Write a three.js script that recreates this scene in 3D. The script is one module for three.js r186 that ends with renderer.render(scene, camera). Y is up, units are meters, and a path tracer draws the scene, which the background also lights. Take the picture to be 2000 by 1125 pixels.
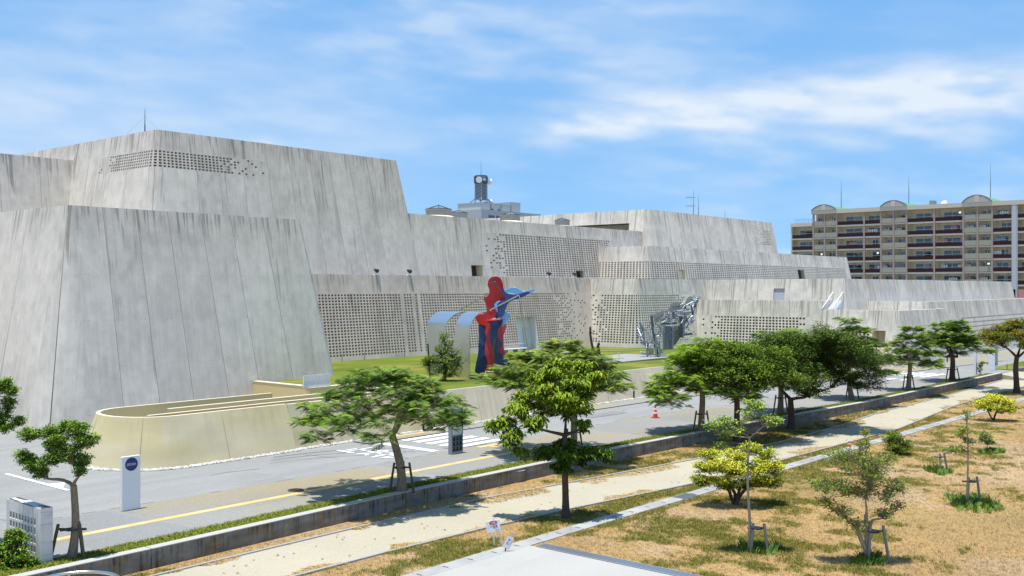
import * as THREE from 'three';
import { mergeGeometries } from 'three/addons/utils/BufferGeometryUtils.js';
import { RoundedBoxGeometry } from 'three/addons/geometries/RoundedBoxGeometry.js';
// ---------- camera. World: x runs along the museum's front (to the far right), -z runs away from it into the depth.
const scene = new THREE.Scene();
const EYE = 7.2, F = 1990, CU = 0.6451, CD = 0.7642;
const camera = new THREE.PerspectiveCamera(2 * Math.atan(562.5 / F) * 180 / Math.PI, 2000 / 1125, 0.5, 6000);
camera.position.set(0, EYE, 0);
camera.lookAt(CD * 100, EYE, -CU * 100);
scene.add(camera);
// ---------- sun and sky
const SUN = new THREE.Vector3(-0.125, 0.99, -0.028).normalize();
const sun = new THREE.DirectionalLight(new THREE.Color(1, 0.955, 0.87), 4.5);
sun.name = 'sun';
sun.position.copy(SUN).multiplyScalar(300).add(new THREE.Vector3(60, 0, -40));
sun.target.position.set(60, 0, -40);
sun.castShadow = true; sun.shadow.mapSize.set(4096, 4096);
Object.assign(sun.shadow.camera, { left: -150, right: 150, top: 150, bottom: -150, near: 10, far: 700 });
scene.add(sun, sun.target);
const EXPOSURE = 1.32;
function mulberry(a) { return () => { a |= 0; a = a + 0x6D2B79F5 | 0; let t = Math.imul(a ^ a >>> 15, 1 | a); t = t + Math.imul(t ^ t >>> 7, 61 | t) ^ t; return ((t ^ t >>> 14) >>> 0) / 4294967296; }; }
const LAT = new Float32Array(65536); { const r = mulberry(7); for (let i = 0; i < 65536; i++) LAT[i] = r(); }
function vn(x, y, px = 256, py = 256, s = 0) {           // value noise, periodic in px, py
  const xi = Math.floor(x), yi = Math.floor(y), fx = x - xi, fy = y - yi;
  const u = fx * fx * (3 - 2 * fx), v = fy * fy * (3 - 2 * fy);
  const x0 = ((xi % px) + px) % px, x1 = (x0 + 1) % px, y0 = ((yi % py) + py) % py, y1 = (y0 + 1) % py;
  const h = (a, b) => LAT[(a * 193 + b * 7919 + s * 1013 + (a * b) * 31) & 65535];
  const a = h(x0, y0), b = h(x1, y0), c = h(x0, y1), d = h(x1, y1);
  return a + (b - a) * u + (c - a) * v + (a - b - c + d) * u * v;
}
function fbm(x, y, oct, p = 8, s = 0) { let a = 0, w = 0.5, q = 1, n = 0; for (let i = 0; i < oct; i++) { a += w * vn(x * q, y * q, p * q, p * q, s + i); n += w; w *= 0.5; q *= 2; } return a / n; }
const sst = (a, b, x) => { const t = Math.min(1, Math.max(0, (x - a) / (b - a))); return t * t * (3 - 2 * t); };
const lerp = (a, b, t) => a + (b - a) * t;
{
  const W = 3072, Hh = 1536, data = new Float32Array(W * Hh * 4);
  const camAz = Math.atan2(-CU, CD);
  for (let j = 0; j < Hh; j++) {
    const el = ((j + 0.5) / Hh - 0.5) * Math.PI, e = el * 180 / Math.PI;
    for (let i = 0; i < W; i++) {
      let az = ((i + 0.5) / W - 0.5) * 2 * Math.PI - camAz; az = Math.atan2(Math.sin(az), Math.cos(az)); const A = az * 180 / Math.PI;
      const k = (j * W + i) * 4;
      // clear air: pale at the horizon, deep blue overhead
      const t = Math.pow(Math.max(0, e) / 90, 0.5);
      const hz = Math.exp(-Math.max(0, e) / 5);
      let r = lerp(0.20, 0.05, t), g = lerp(0.46, 0.20, t), b = lerp(0.80, 0.53, t);
      r += 0.12 * hz; g += 0.12 * hz; b += 0.04 * hz;
      if (e > -3) {
        // thin high cloud, drawn out along the horizon
        const wx = A / 9 + 0.35 * fbm(A / 6 + 3, e / 3, 3, 64, 5), wy = e / 2.1 - A * 0.016;
        const n0 = fbm(A / 4, e / 1.5, 3, 128, 8), n = fbm(wx + 40, wy + 10, 6, 128, 1), m = fbm(A / 22 + 9, e / 9 + 4, 3, 64, 2), f = fbm(A / 3.2 + 0.5 * n0, e / 0.75 + A * 0.10, 5, 256, 3);
        let c = sst(0.40, 0.85, n * 0.55 + m * 0.30 + f * 0.28) * 0.34 + 0.22 * sst(.4, .8, f) * sst(.35, .7, m);
        // the long pale bank to the right and the veil low on the left
        const bank = Math.exp(-Math.pow((e - 9.6 - (A - 12) * 0.055) / lerp(0.8, 2.0, sst(-3, 22, A)), 2)) * sst(-7, 5, A) * (1 - 0.6 * sst(30, 60, A));
        c += bank * (0.30 + 0.55 * sst(0.28, 0.74, n * 0.25 + f * 0.75));
        c += 0.46 * Math.exp(-Math.pow((e - 7.5) / 5, 2)) * sst(3, -20, A) * (0.55 + 0.7 * f);
        c *= 1 - 0.75 * sst(5, 17, A) * sst(10, 13, e) * (1 - sst(40, 70, Math.abs(A)));
        c *= sst(-2, 2, e) * 0.4 + 0.6;
        c = Math.min(1, Math.max(0, c + 0.05));
        r = lerp(r, 0.58, c); g = lerp(g, 0.655, c); b = lerp(b, 0.745, c);
      }
      if (e < 0) { const q = sst(0, -8, e); r = lerp(r, 0.30, q); g = lerp(g, 0.29, q); b = lerp(b, 0.27, q); }
      data[k] = r; data[k + 1] = g; data[k + 2] = b; data[k + 3] = 1;
    }
  }
  const t = new THREE.DataTexture(data, W, Hh, THREE.RGBAFormat, THREE.FloatType);
  t.mapping = THREE.EquirectangularReflectionMapping; t.magFilter = t.minFilter = THREE.LinearFilter; t.wrapS = THREE.RepeatWrapping; t.needsUpdate = true;
  scene.background = t; scene.environment = t;
}
// ---------- naming and placing
const used = {};
function numbered(n) { const k = used[n] = (used[n] ?? -1) + 1; return k ? n + '_' + String(k).padStart(3, '0') : n; }
function tag(o, label, category, group, kind) { if (label) o.userData.label = label; if (category) o.userData.category = category; if (group) o.userData.group = group; if (kind) o.userData.kind = kind; return o; }
function shade(o) { o.castShadow = o.receiveShadow = true; return o; }
function thing(name, label, category, pos = [0, 0, 0], turn = 0, group) { const o = new THREE.Group(); o.name = numbered(name); o.position.set(...pos); o.rotation.y = turn; scene.add(o); return tag(o, label, category, group); }
function part(name, geo, m, parent = scene) {
  if (Array.isArray(geo)) geo = geo.length > 1 ? mergeGeometries(geo.map((g) => { const q = g.index ? g.toNonIndexed() : g; for (const k of Object.keys(q.attributes)) if (!['position', 'normal', 'uv'].includes(k)) q.deleteAttribute(k); return q; })) : geo[0];
  const o = shade(new THREE.Mesh(geo, m)); o.name = parent === scene ? numbered(name) : name;
  if (parent !== scene) { const k = parent.userData.kids ??= {}; const n = k[name] = (k[name] ?? -1) + 1; if (n) o.name = name + '_' + String(n).padStart(3, '0'); }
  parent.add(o); return o;
}
const W3 = (a, b, y) => new THREE.Vector3(a, y, -b);
// where a line of sight through pixel (px, py) of the 2000 x 1125 photograph meets a level, a front (b), a side (a) or a depth
function ray(px) { const k = (px - 1000) / F; return [k * CU + CD, -k * CD + CU]; }
function at(px, py, { y, a, b, d }) {
  const [ra, rb] = ray(px);
  if (y !== undefined) d = (EYE - y) * F / (py - 562.5); else if (a !== undefined) d = a / ra; else if (b !== undefined) d = b / rb;
  return { a: ra * d, b: rb * d, y: EYE - (py - 562.5) * d / F, d, s: d / F };
}
const RIGHT = new THREE.Vector3(CU, 0, CD), AWAY = new THREE.Vector3(CD, 0, -CU);
// ---------- geometry builder
class MB {
  constructor() { this.p = []; this.n = []; this.u = []; this.c = []; this.i = []; }
  v(x, y, z, nx, ny, nz, u = 0, w = 0, c) { this.p.push(x, y, z); this.n.push(nx, ny, nz); this.u.push(u, w); if (c) this.c.push(c[0], c[1], c[2]); return this.p.length / 3 - 1; }
  quad(A, B, C, D, uv = [[0, 0], [1, 0], [1, 1], [0, 1]], c) {
    const ux = B[0] - A[0], uy = B[1] - A[1], uz = B[2] - A[2], vx = D[0] - A[0], vy = D[1] - A[1], vz = D[2] - A[2];
    let nx = uy * vz - uz * vy, ny = uz * vx - ux * vz, nz = ux * vy - uy * vx; const l = Math.hypot(nx, ny, nz) || 1; nx /= l; ny /= l; nz /= l;
    const k = [A, B, C, D].map((q, j) => this.v(q[0], q[1], q[2], nx, ny, nz, uv[j][0], uv[j][1], c));
    this.i.push(k[0], k[1], k[2], k[0], k[2], k[3]);
  }
  poly(pts, uvs) {
    const [A, B, C] = pts; const ux = B[0] - A[0], uy = B[1] - A[1], uz = B[2] - A[2], vx = C[0] - A[0], vy = C[1] - A[1], vz = C[2] - A[2];
    let nx = uy * vz - uz * vy, ny = uz * vx - ux * vz, nz = ux * vy - uy * vx; const l = Math.hypot(nx, ny, nz) || 1;
    const k = pts.map((q, j) => this.v(q[0], q[1], q[2], nx / l, ny / l, nz / l, uvs ? uvs[j][0] : 0, uvs ? uvs[j][1] : 0));
    for (let j = 1; j < k.length - 1; j++) this.i.push(k[0], k[j], k[j + 1]);
  }
  tube(pts, rad, seg = 6, uo = 0) {
    const base = []; let up = new THREE.Vector3(0.31, 0.2, 0.93), len = 0;
    for (let j = 0; j < pts.length; j++) {
      const T = pts[Math.min(j + 1, pts.length - 1)].clone().sub(pts[Math.max(j - 1, 0)]).normalize();
      const X = up.clone().sub(T.clone().multiplyScalar(up.dot(T))); if (X.lengthSq() < 1e-6) X.set(1, 0, 0).cross(T); X.normalize(); up = X.clone();
      const Y = T.clone().cross(X); if (j) len += pts[j].distanceTo(pts[j - 1]);
      const row = [], r = typeof rad === 'number' ? rad : rad[j];
      for (let k = 0; k <= seg; k++) { const t = k / seg * 2 * Math.PI, c = Math.cos(t), s = Math.sin(t), nx = X.x * c + Y.x * s, ny = X.y * c + Y.y * s, nz = X.z * c + Y.z * s; row.push(this.v(pts[j].x + nx * r, pts[j].y + ny * r, pts[j].z + nz * r, nx, ny, nz, k / seg * 0.5 + uo, len)); }
      base.push(row);
    }
    for (let j = 0; j + 1 < base.length; j++) for (let k = 0; k < seg; k++) this.i.push(base[j][k], base[j][k + 1], base[j + 1][k + 1], base[j][k], base[j + 1][k + 1], base[j + 1][k]);
    const e = base.length - 1; for (let k = 1; k < seg - 1; k++) this.i.push(base[e][0], base[e][k], base[e][k + 1], base[0][0], base[0][k + 1], base[0][k]);
  }
  geo() { const g = new THREE.BufferGeometry(); g.setAttribute('position', new THREE.Float32BufferAttribute(this.p, 3)); g.setAttribute('normal', new THREE.Float32BufferAttribute(this.n, 3)); g.setAttribute('uv', new THREE.Float32BufferAttribute(this.u, 2)); if (this.c.length) g.setAttribute('color', new THREE.Float32BufferAttribute(this.c, 3)); g.setIndex(this.i); return g; }
}
function box(a0, a1, b0, b1, y0, y1) { const g = new THREE.BoxGeometry(a1 - a0, y1 - y0, b1 - b0); g.translate((a0 + a1) / 2, (y0 + y1) / 2, -(b0 + b1) / 2); const p = g.attributes.position, n = g.attributes.normal, u = g.attributes.uv; for (let i = 0; i < p.count; i++) { const ny = Math.abs(n.getY(i)), nx = Math.abs(n.getX(i)); if (ny > .5) u.setXY(i, p.getX(i), p.getZ(i)); else u.setXY(i, nx > .5 ? p.getZ(i) : p.getX(i), p.getY(i)); } return g; }
function lbox(w, h, d, x = 0, y = 0, z = 0, r = 0) { const g = r ? new RoundedBoxGeometry(w, h, d, 2, r) : new THREE.BoxGeometry(w, h, d); g.translate(x, y, z); return g; }
function cyl(r0, r1, h, x = 0, y = 0, z = 0, seg = 16) { const g = new THREE.CylinderGeometry(r1, r0, h, seg); g.translate(x, y + h / 2, z); return g; }
function bar(p, q, r, seg = 6) { const m = new MB(); m.tube([p, q], r, seg); return m.geo(); }
function sheet(name, pts, y, m, parent = scene) {           // a flat piece of ground, outline in (a, b)
  const g = new THREE.ShapeGeometry(new THREE.Shape(pts.map((p) => new THREE.Vector2(p[0], p[1]))));
  const p = g.attributes.position, n = g.attributes.normal, u = g.attributes.uv;
  for (let i = 0; i < p.count; i++) { const a = p.getX(i), b = p.getY(i); p.setXYZ(i, a, y, -b); n.setXYZ(i, 0, 1, 0); u.setXY(i, a, b); }
  return part(name, g, m, parent);
}
// ---------- textures
function texture(w, h, fn, metres, metresV) {
  const d = new Uint8Array(w * h * 4), g = (c) => Math.round(255 * Math.min(1, Math.max(0, c <= 0.0031308 ? 12.92 * c : 1.055 * Math.pow(c, 1 / 2.4) - 0.055)));
  for (let j = 0; j < h; j++) for (let i = 0; i < w; i++) { const c = fn(i / w, j / h), k = (j * w + i) * 4; d[k] = g(c[0]); d[k + 1] = g(c[1]); d[k + 2] = g(c[2]); d[k + 3] = 255; }
  const t = new THREE.DataTexture(d, w, h); t.colorSpace = THREE.SRGBColorSpace; t.wrapS = t.wrapT = THREE.RepeatWrapping; t.magFilter = THREE.LinearFilter; t.minFilter = THREE.LinearMipmapLinearFilter; t.generateMipmaps = true; t.needsUpdate = true;
  t.repeat.set(1 / metres, 1 / (metresV ?? metres)); return t;
}
const col = (r, g, b) => new THREE.Color().setRGB(r, g, b);
const std = (c, rough = 0.8, o = {}) => new THREE.MeshStandardMaterial({ color: col(...c), roughness: rough, ...o });
const mapped = (t, rough = 0.9, o = {}) => new THREE.MeshPhysicalMaterial({ map: t, roughness: rough, specularIntensity: 0.35, ...o });
// weathered precast concrete: vertical run-off streaks hanging from the top edge, cloudy patches, form-tie holes. v = 1 is the top edge, 16 m a side
function concreteTex(s, tone, streak) {
  return texture(1024, 1024, (u, v) => {
    const d = (1 - v) * 16;                                      // metres below the top edge
    const cloud = fbm(u * 6, v * 5, 5, 8, s) - 0.5, grain = vn(u * 512, v * 512, 512, 512, s) - 0.5, bd = vn(u * 160, v * 6, 160, 6, s + 3) - 0.5, mott = fbm(u * 34, v * 30, 4, 64, s + 21) - 0.5;
    const cl = fbm(u * 9, v * 1.4, 3, 16, s + 7), s1 = fbm(u * 130, v * 4, 3, 130, s + 9), s2 = vn(u * 300, v * 9, 300, 9, s + 13), ss = s1 * 0.62 + s2 * 0.38, len = 0.6 + 4.6 * vn(u * 90, 1.3, 90, 8, s + 17) * sst(0.3, 0.75, cl);
    const top = sst(0.44, 0.64, ss) * (0.35 + 0.65 * sst(0.40, 0.60, cl)) * sst(len, len * 0.25, d), mid = sst(0.47, 0.66, ss) * sst(0.54, 0.70, fbm(u * 12 + 5, v * 4, 4, 16, s + 15)) * 0.85;
    let k = 1 + cloud * 0.34 + grain * 0.10 + bd * 0.07 + mott * 0.30 + (ss - 0.5) * 0.16;
    k *= 1 - streak * Math.min(1, top + mid * 0.8);
    const lift = Math.floor(d / 2.4), dy = d - (lift + 0.5) * 2.4, uu = (u * 16) % 1.35;
    if (Math.abs(dy) < 0.02 && (Math.abs(uu - 0.5) < 0.02 || Math.abs(uu - 0.75) < 0.02)) k *= 0.5;
    if (Math.abs(dy + 0.9) < 0.01) k *= 0.96;
    return [tone[0] * k, tone[1] * k, tone[2] * k];
  }, 16);
}
const M = {};
M.conc = [concreteTex(1, [0.61, 0.561, 0.493], 0.44), concreteTex(31, [0.62, 0.571, 0.498], 0.40)].flatMap((t) => [1, 0.965, 1.02].map((q) => mapped(t, 0.9, { color: col(q, q, q * 0.995) })));
M.pale = [concreteTex(51, [0.67, 0.62, 0.54], 0.42)].flatMap((t) => [1, 0.96].map((q) => mapped(t, 0.9, { color: col(q, q, q) })));
M.terrace = M.conc.map((m) => { const q = m.clone(); q.color.multiply(col(1.10, 1.0, 0.99)); return q; });
M.joint = std([0.2, 0.195, 0.18], 0.95);
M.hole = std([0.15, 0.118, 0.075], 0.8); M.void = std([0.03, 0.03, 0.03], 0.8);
M.reveal = std([0.42, 0.385, 0.31], 0.9);
M.roof = std([0.36, 0.35, 0.33], 0.95);
const cream = texture(1024, 512, (u, v) => {
  const c = fbm(u * 8, v * 4, 5, 8, 4), st = fbm(u * 60, v * 2, 3, 64, 9), p = fbm(u * 5 + 2, v * 3, 3, 8, 14);
  let k = 1 + (c - 0.5) * 0.3 + (vn(u * 512, v * 256, 512, 256, 2) - 0.5) * 0.08; k *= 1 - 0.10 * sst(0.5, 0.75, st) * sst(0.1, 0.9, v); const y = sst(0.35, 0.7, p);
  return [0.55 * k, lerp(0.49, 0.475, y) * k, lerp(0.33, 0.275, y) * k];
}, 14, 2.4);
M.cream = mapped(cream, 0.9); M.creamIn = std([0.74, 0.58, 0.29], 0.9); M.creamTop = std([0.70, 0.64, 0.48], 0.85);
M.creamGray = mapped(texture(1024, 512, (u, v) => { const c = fbm(u * 8, v * 4, 5, 8, 24), st = fbm(u * 60, v * 2, 3, 64, 29); let k = 1 + (c - 0.5) * 0.28 + (vn(u * 512, v * 256, 512, 256, 2) - 0.5) * 0.08; k *= 1 - 0.10 * sst(0.5, 0.75, st); return [0.63 * k, 0.545 * k, 0.40 * k]; }, 14, 2.4), 0.9);
M.asphalt = mapped(texture(1024, 1024, (u, v) => { const c = fbm(u * 4, v * 4, 5, 8, 41), b = fbm(u * 3, v * 24, 3, 32, 44), g = vn(u * 512, v * 512, 512, 512, 3); const k = 1 + (c - 0.5) * 0.22 + (b - 0.5) * 0.16 + (g - 0.5) * 0.28; return [0.268 * k, 0.268 * k, 0.258 * k]; }, 12), 0.92);
M.walk = mapped(texture(1024, 1024, (u, v) => { const c = fbm(u * 3, v * 3, 5, 8, 61), g = vn(u * 512, v * 512, 512, 512, 5), t = sst(.4, .65, fbm(u * 2 + 5, v * 2, 3, 4, 66)); const k = 1 + (c - 0.5) * 0.22 + (g - 0.5) * 0.32; return [lerp(0.262, 0.292, t) * k, lerp(0.258, 0.264, t) * k, lerp(0.238, 0.192, t) * k]; }, 14), 0.92);
M.path = mapped(texture(1024, 1024, (u, v) => { const c = fbm(u * 4, v * 4, 5, 8, 71), g = vn(u * 512, v * 512, 512, 512, 6), g2 = vn(u * 256, v * 256, 256, 256, 8); const k = 1 + (c - 0.5) * 0.16 + (g - 0.5) * 0.22 + (g2 - .5) * .1; return [0.425 * k, 0.385 * k, 0.29 * k]; }, 10), 0.95);
M.plaza = mapped(texture(512, 512, (u, v) => { const c = fbm(u * 4, v * 4, 5, 8, 81), g = vn(u * 256, v * 256, 256, 256, 6); const k = 1 + (c - 0.5) * 0.12 + (g - 0.5) * 0.12; return [0.40 * k, 0.39 * k, 0.362 * k]; }, 6), 0.9);
const dryTex = texture(2048, 2048, (u, v) => {
  const c = fbm(u * 10, v * 10, 5, 16, 91), p = fbm(u * 7 + 3, v * 7, 5, 8, 95), big = fbm(u * 3, v * 3, 4, 4, 87), g = vn(u * 1024, v * 1024, 1024, 1024, 7), g2 = vn(u * 420, v * 420, 420, 420, 9), bare = fbm(u * 12, v * 12, 4, 16, 99);
  const green = Math.min(1, sst(0.56, 0.74, p * 0.6 + big * 0.25 + g2 * 0.2) * 0.45 + 0.14 * sst(0.6, 0.9, g)), k = 0.72 + 0.42 * c + (g - 0.5) * 0.36 + (g2 - 0.5) * 0.26, br = sst(0.52, 0.7, bare) * 0.6;
  let q = [lerp(0.43, 0.46, br), lerp(0.285, 0.35, br), lerp(0.10, 0.20, br)];
  q = [lerp(q[0], 0.16, green), lerp(q[1], 0.17, green), lerp(q[2], 0.045, green)];
  return [q[0] * k * 0.94, q[1] * k * 0.90, q[2] * k * 1.02];
}, 40);
M.dry = mapped(dryTex, 0.95); M.earth = mapped(dryTex, 1);
M.lawn = mapped(texture(1024, 1024, (u, v) => { const c = fbm(u * 5, v * 5, 5, 8, 101), g = vn(u * 512, v * 512, 512, 512, 7), b = fbm(u * 2, v * 30, 3, 32, 103), y = sst(0.4, 0.7, fbm(u * 3, v * 3, 4, 4, 107)); const k = 0.8 + (c - 0.5) * 0.5 + (g - 0.5) * 0.5 + (b - .5) * .3; return [lerp(0.14, 0.245, y) * k, lerp(0.185, 0.235, y) * k, lerp(0.02, 0.04, y) * k]; }, 12), 0.95);
const bark = (r, g, b, s) => mapped(texture(256, 512, (u, v) => { const k = 0.65 + 0.7 * fbm(u * 16, v * 20, 4, 32, s) + (vn(u * 64, v * 256, 64, 256, s) - 0.5) * 0.4; return [r * k, g * k, b * k]; }, 0.5, 1.6), 0.95);
M.bark = bark(0.22, 0.175, 0.13, 5); M.barkDark = bark(0.085, 0.065, 0.05, 8); M.barkPale = bark(0.36, 0.30, 0.22, 13); M.timber = bark(0.10, 0.085, 0.06, 17); M.timberPale = bark(0.27, 0.26, 0.22, 19);
M.kerb = mapped(texture(2048, 256, (u, v) => { const d = 1 - v, c = fbm(u * 30, v * 5, 5, 32, 113), L = vn(u * 140, 0.4, 140, 8, 21) * 1.3, st = fbm(u * 256, v * 0.8, 3, 256, 111), rust = sst(0.45, 0.75, fbm(u * 48 + 3, v * 2.2, 4, 64, 117)), g = vn(u * 1024, v * 128, 1024, 128, 9) - 0.5; let k = 0.80 + (c - 0.5) * 0.7 + g * 0.16 - 0.34 * sst(0.42, 0.72, st) * sst(L, L - 0.5, d) - 0.18 * sst(0.75, 1, d); k *= 0.8; return [lerp(0.30, 0.33, rust) * k, lerp(0.29, 0.265, rust) * k, lerp(0.26, 0.18, rust) * k]; }, 12, 0.85), 0.92);
M.kerbTop = std([0.42, 0.41, 0.385], 0.9);
M.slab = mapped(texture(256, 256, (u, v) => { const k = 1 + (fbm(u * 6, v * 6, 4, 8, 121) - 0.5) * 0.3; return [0.34 * k, 0.34 * k, 0.33 * k]; }, 3), 0.9);
M.white = std([0.78, 0.79, 0.80], 0.45); M.paint = std([0.82, 0.82, 0.82], 0.7); M.yellow = std([0.68, 0.45, 0.17], 0.8);
M.black = std([0.02, 0.02, 0.022], 0.5); M.dark = std([0.035, 0.035, 0.04], 0.6); M.iron = std([0.09, 0.07, 0.06], 0.7, { metalness: 0.3 });
M.steel = new THREE.MeshPhysicalMaterial({ color: col(0.78, 0.77, 0.74), metalness: 1, roughness: 0.27 });
M.tube = std([0.62, 0.62, 0.62], 0.25, { metalness: 1 });
M.galv = std([0.30, 0.34, 0.38], 0.45, { metalness: 0.75 }); M.galvPale = std([0.50, 0.55, 0.60], 0.4, { metalness: 0.7 }); M.galvDark = std([0.11, 0.135, 0.165], 0.5, { metalness: 0.4 });
M.glass = new THREE.MeshPhysicalMaterial({ color: col(0.03, 0.045, 0.06), roughness: 0.06, metalness: 0, clearcoat: 1, clearcoatRoughness: 0.03 });
M.skyGlass = new THREE.MeshPhysicalMaterial({ color: col(0.10, 0.22, 0.27), roughness: 0.1, clearcoat: 1 });
M.red = new THREE.MeshPhysicalMaterial({ color: col(0.52, 0.012, 0.018), roughness: 0.35, clearcoat: 0.4 }); M.blue = new THREE.MeshPhysicalMaterial({ color: col(0.012, 0.05, 0.19), roughness: 0.35, clearcoat: 0.4 }); M.sky = new THREE.MeshPhysicalMaterial({ color: col(0.13, 0.42, 0.72), roughness: 0.35, clearcoat: 0.4 });
// ---------- ground, road and paths (the setting)
const S = (o) => tag(o, null, null, null, 'structure');
const RAMPB = 36.8;
const WALL = [[9.5, 25.25], [14.8, 25.3], [24.6, 25.6], [36.5, 25.55], [47.2, 25.0], [62.7, 24.0], [91.3, 23.55]];
const wallB = (a) => { for (let i = 0; i + 1 < WALL.length; i++) if (a <= WALL[i + 1][0]) return lerp(WALL[i][1], WALL[i + 1][1], Math.max(0, (a - WALL[i][0]) / (WALL[i + 1][0] - WALL[i][0]))); return WALL[WALL.length - 1][1]; };
const LOW = -0.42, KP = 0.971;
S(sheet('ground', [[-2500, -2500], [3000, -2500], [3000, 3000], [-2500, 3000]], -0.9, M.earth));
S(sheet('dry_lawn', [[-40, -60], [190, -60], [190, 23.6], [91.3, 23.65], ...WALL.slice(0, -1).reverse().map(([a, b]) => [a, b + 0.12]), [-40, 25.3]], LOW, M.dry));
S(sheet('road', [[-120, 25.42], ...WALL.map(([a, b]) => [a, b + 0.15]), [96, 23.7], [330, 20], [330, 200], [-120, 200]], 0, M.asphalt));
const EDGE = [[9, 31.35], [15, 31.4], [26, 30.95], [32, 31.1], [49, 31.1], [62, 29.6], [80, 27.4], [95, 26.0]];
S(sheet('sidewalk', [...EDGE, [95, 23.9], ...WALL.slice(0, -1).reverse().map(([a, b]) => [a, b + 0.2])], 0.012, M.walk));
{ // joint between carriageway and sidewalk, worn edging stones
  const g = []; const r = mulberry(5);
  for (let i = 0; i + 1 < EDGE.length; i++) { const [p, q] = [EDGE[i], EDGE[i + 1]], n = Math.round(Math.hypot(q[0] - p[0], q[1] - p[1]) / 0.9); for (let k = 0; k < n; k++) { if (r() < 0.35) continue; const a = lerp(p[0], q[0], k / n), b = lerp(p[1], q[1], k / n), l = 0.35 + 0.5 * r(); g.push(bar(W3(a, b, 0.0), W3(lerp(p[0], q[0], (k + l) / n), lerp(p[1], q[1], (k + l) / n), 0.0), 0.022, 5)); } }
  S(part('pavement_joint', g, std([0.11, 0.11, 0.105], 0.95)));
}
S(sheet('apron', [[31.6, 36.9], [31.6, 35.35], [56.5, 34.85], [75, 32.3], [94, 29.5], [108, 27.8], [125, 27.8], [125, 34], [88, 36.9]], 0.010, M.walk));
{ const D = [[31.6, 36.8], [31.6, 35.35], [56.5, 34.85], [75, 32.3], [94, 29.5], [108, 27.8]], g = []; for (let i = 0; i + 1 < D.length; i++) g.push(bar(W3(D[i][0], D[i][1], -0.005), W3(D[i + 1][0], D[i + 1][1], -0.005), 0.05, 6)); S(part('slot_drain', g, M.dark)); }
// gravel path with edging, kerb side and lawn side
const PATHN = [[6, 22.3], [14, 22.4], [20.7, 22.3], [24.9, 22.1], [29, 21.7], [36.2, 20.7], [43.5, 20.5], [57, 20.1], [70.4, 21.2], [80, 21.4], [92, 21.0], [120, 19.2]].map(([a, b]) => [a * KP, b * KP]);
const PATHF = [[6, 25.2], [14, 25.3], [22, 25.35], [28.8, 25.2], [32.6, 24.7], [40.7, 23.7], [48, 23.0], [56.4, 23.1], [64.1, 23.7], [72, 23.6], [90, 23.9], [94, 24.1], [120, 22.9]].map(([a, b]) => [a * KP, b * KP]);
const gutterB = (a) => KP * lerp(19.85, 18.8, sst(20, 84, a / KP));
S(sheet('gravel_path', [...PATHN, ...[...PATHF].reverse()], LOW + 0.012, M.path));
{ // dry straw drifts worn into the path's edges
  const r = mulberry(19), pts = []; const m = new THREE.Matrix4(), q = new THREE.Quaternion(), e = new THREE.Euler();
  const pick = (T) => { const i = Math.floor(r() * (T.length - 2)) + 1, t = r(); return [lerp(T[i][0], T[i + 1] ? T[i + 1][0] : T[i][0], t), lerp(T[i][1], T[i + 1] ? T[i + 1][1] : T[i][1], t)]; };
  for (let k = 0; k < 26000; k++) { const far = r() < 0.4, [a, b] = pick(far ? PATHF : PATHN); const d = Math.pow(r(), 2.2) * 0.85; const w = fbm(a / 2.4, b / 2.4, 3, 64, 2); if (w < 0.45 + d * 0.22 || a > 75) continue; pts.push([a, far ? b - d : b + d]); }
  const g = new MB(); for (let k = 0; k < 5; k++) { const t = k * 1.26 + r(), l = 0.05 + 0.05 * r(); g.quad([0, 0, 0], [Math.cos(t + .3) * 0.02, 0.004, Math.sin(t + .3) * 0.02], [Math.cos(t) * l, 0.018, Math.sin(t) * l], [Math.cos(t - .2) * l * .7, 0.014, Math.sin(t - .2) * l * .7]); }
  const im = shade(new THREE.InstancedMesh(g.geo(), std([0.46, 0.32, 0.12], 0.95), pts.length)); im.name = 'dry_straw';
  pts.forEach(([a, b], k) => { m.compose(W3(a, b, LOW + 0.013), q.setFromEuler(e.set(0, r() * 6.3, 0)), new THREE.Vector3(1, 1, 1).multiplyScalar(0.8 + r())); im.setMatrixAt(k, m); });
  tag(im, 'brown straw of dead grass along both edges of the pale path', 'dead grass', null, 'stuff'); scene.add(im);
}
for (const [T, nm] of [[PATHN, 'lawn'], [PATHF, 'wall']]) { const g = []; for (let i = 0; i + 1 < T.length; i++) { const [p, q] = [T[i], T[i + 1]]; const c = new THREE.BoxGeometry(Math.hypot(q[0] - p[0], q[1] - p[1]), 0.09, 0.10); c.rotateY(Math.atan2(q[1] - p[1], q[0] - p[0])); c.translate((p[0] + q[0]) / 2, LOW + 0.005, -(p[1] + q[1]) / 2); g.push(c); } S(part('path_edging', g, M.slab)); }
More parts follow.
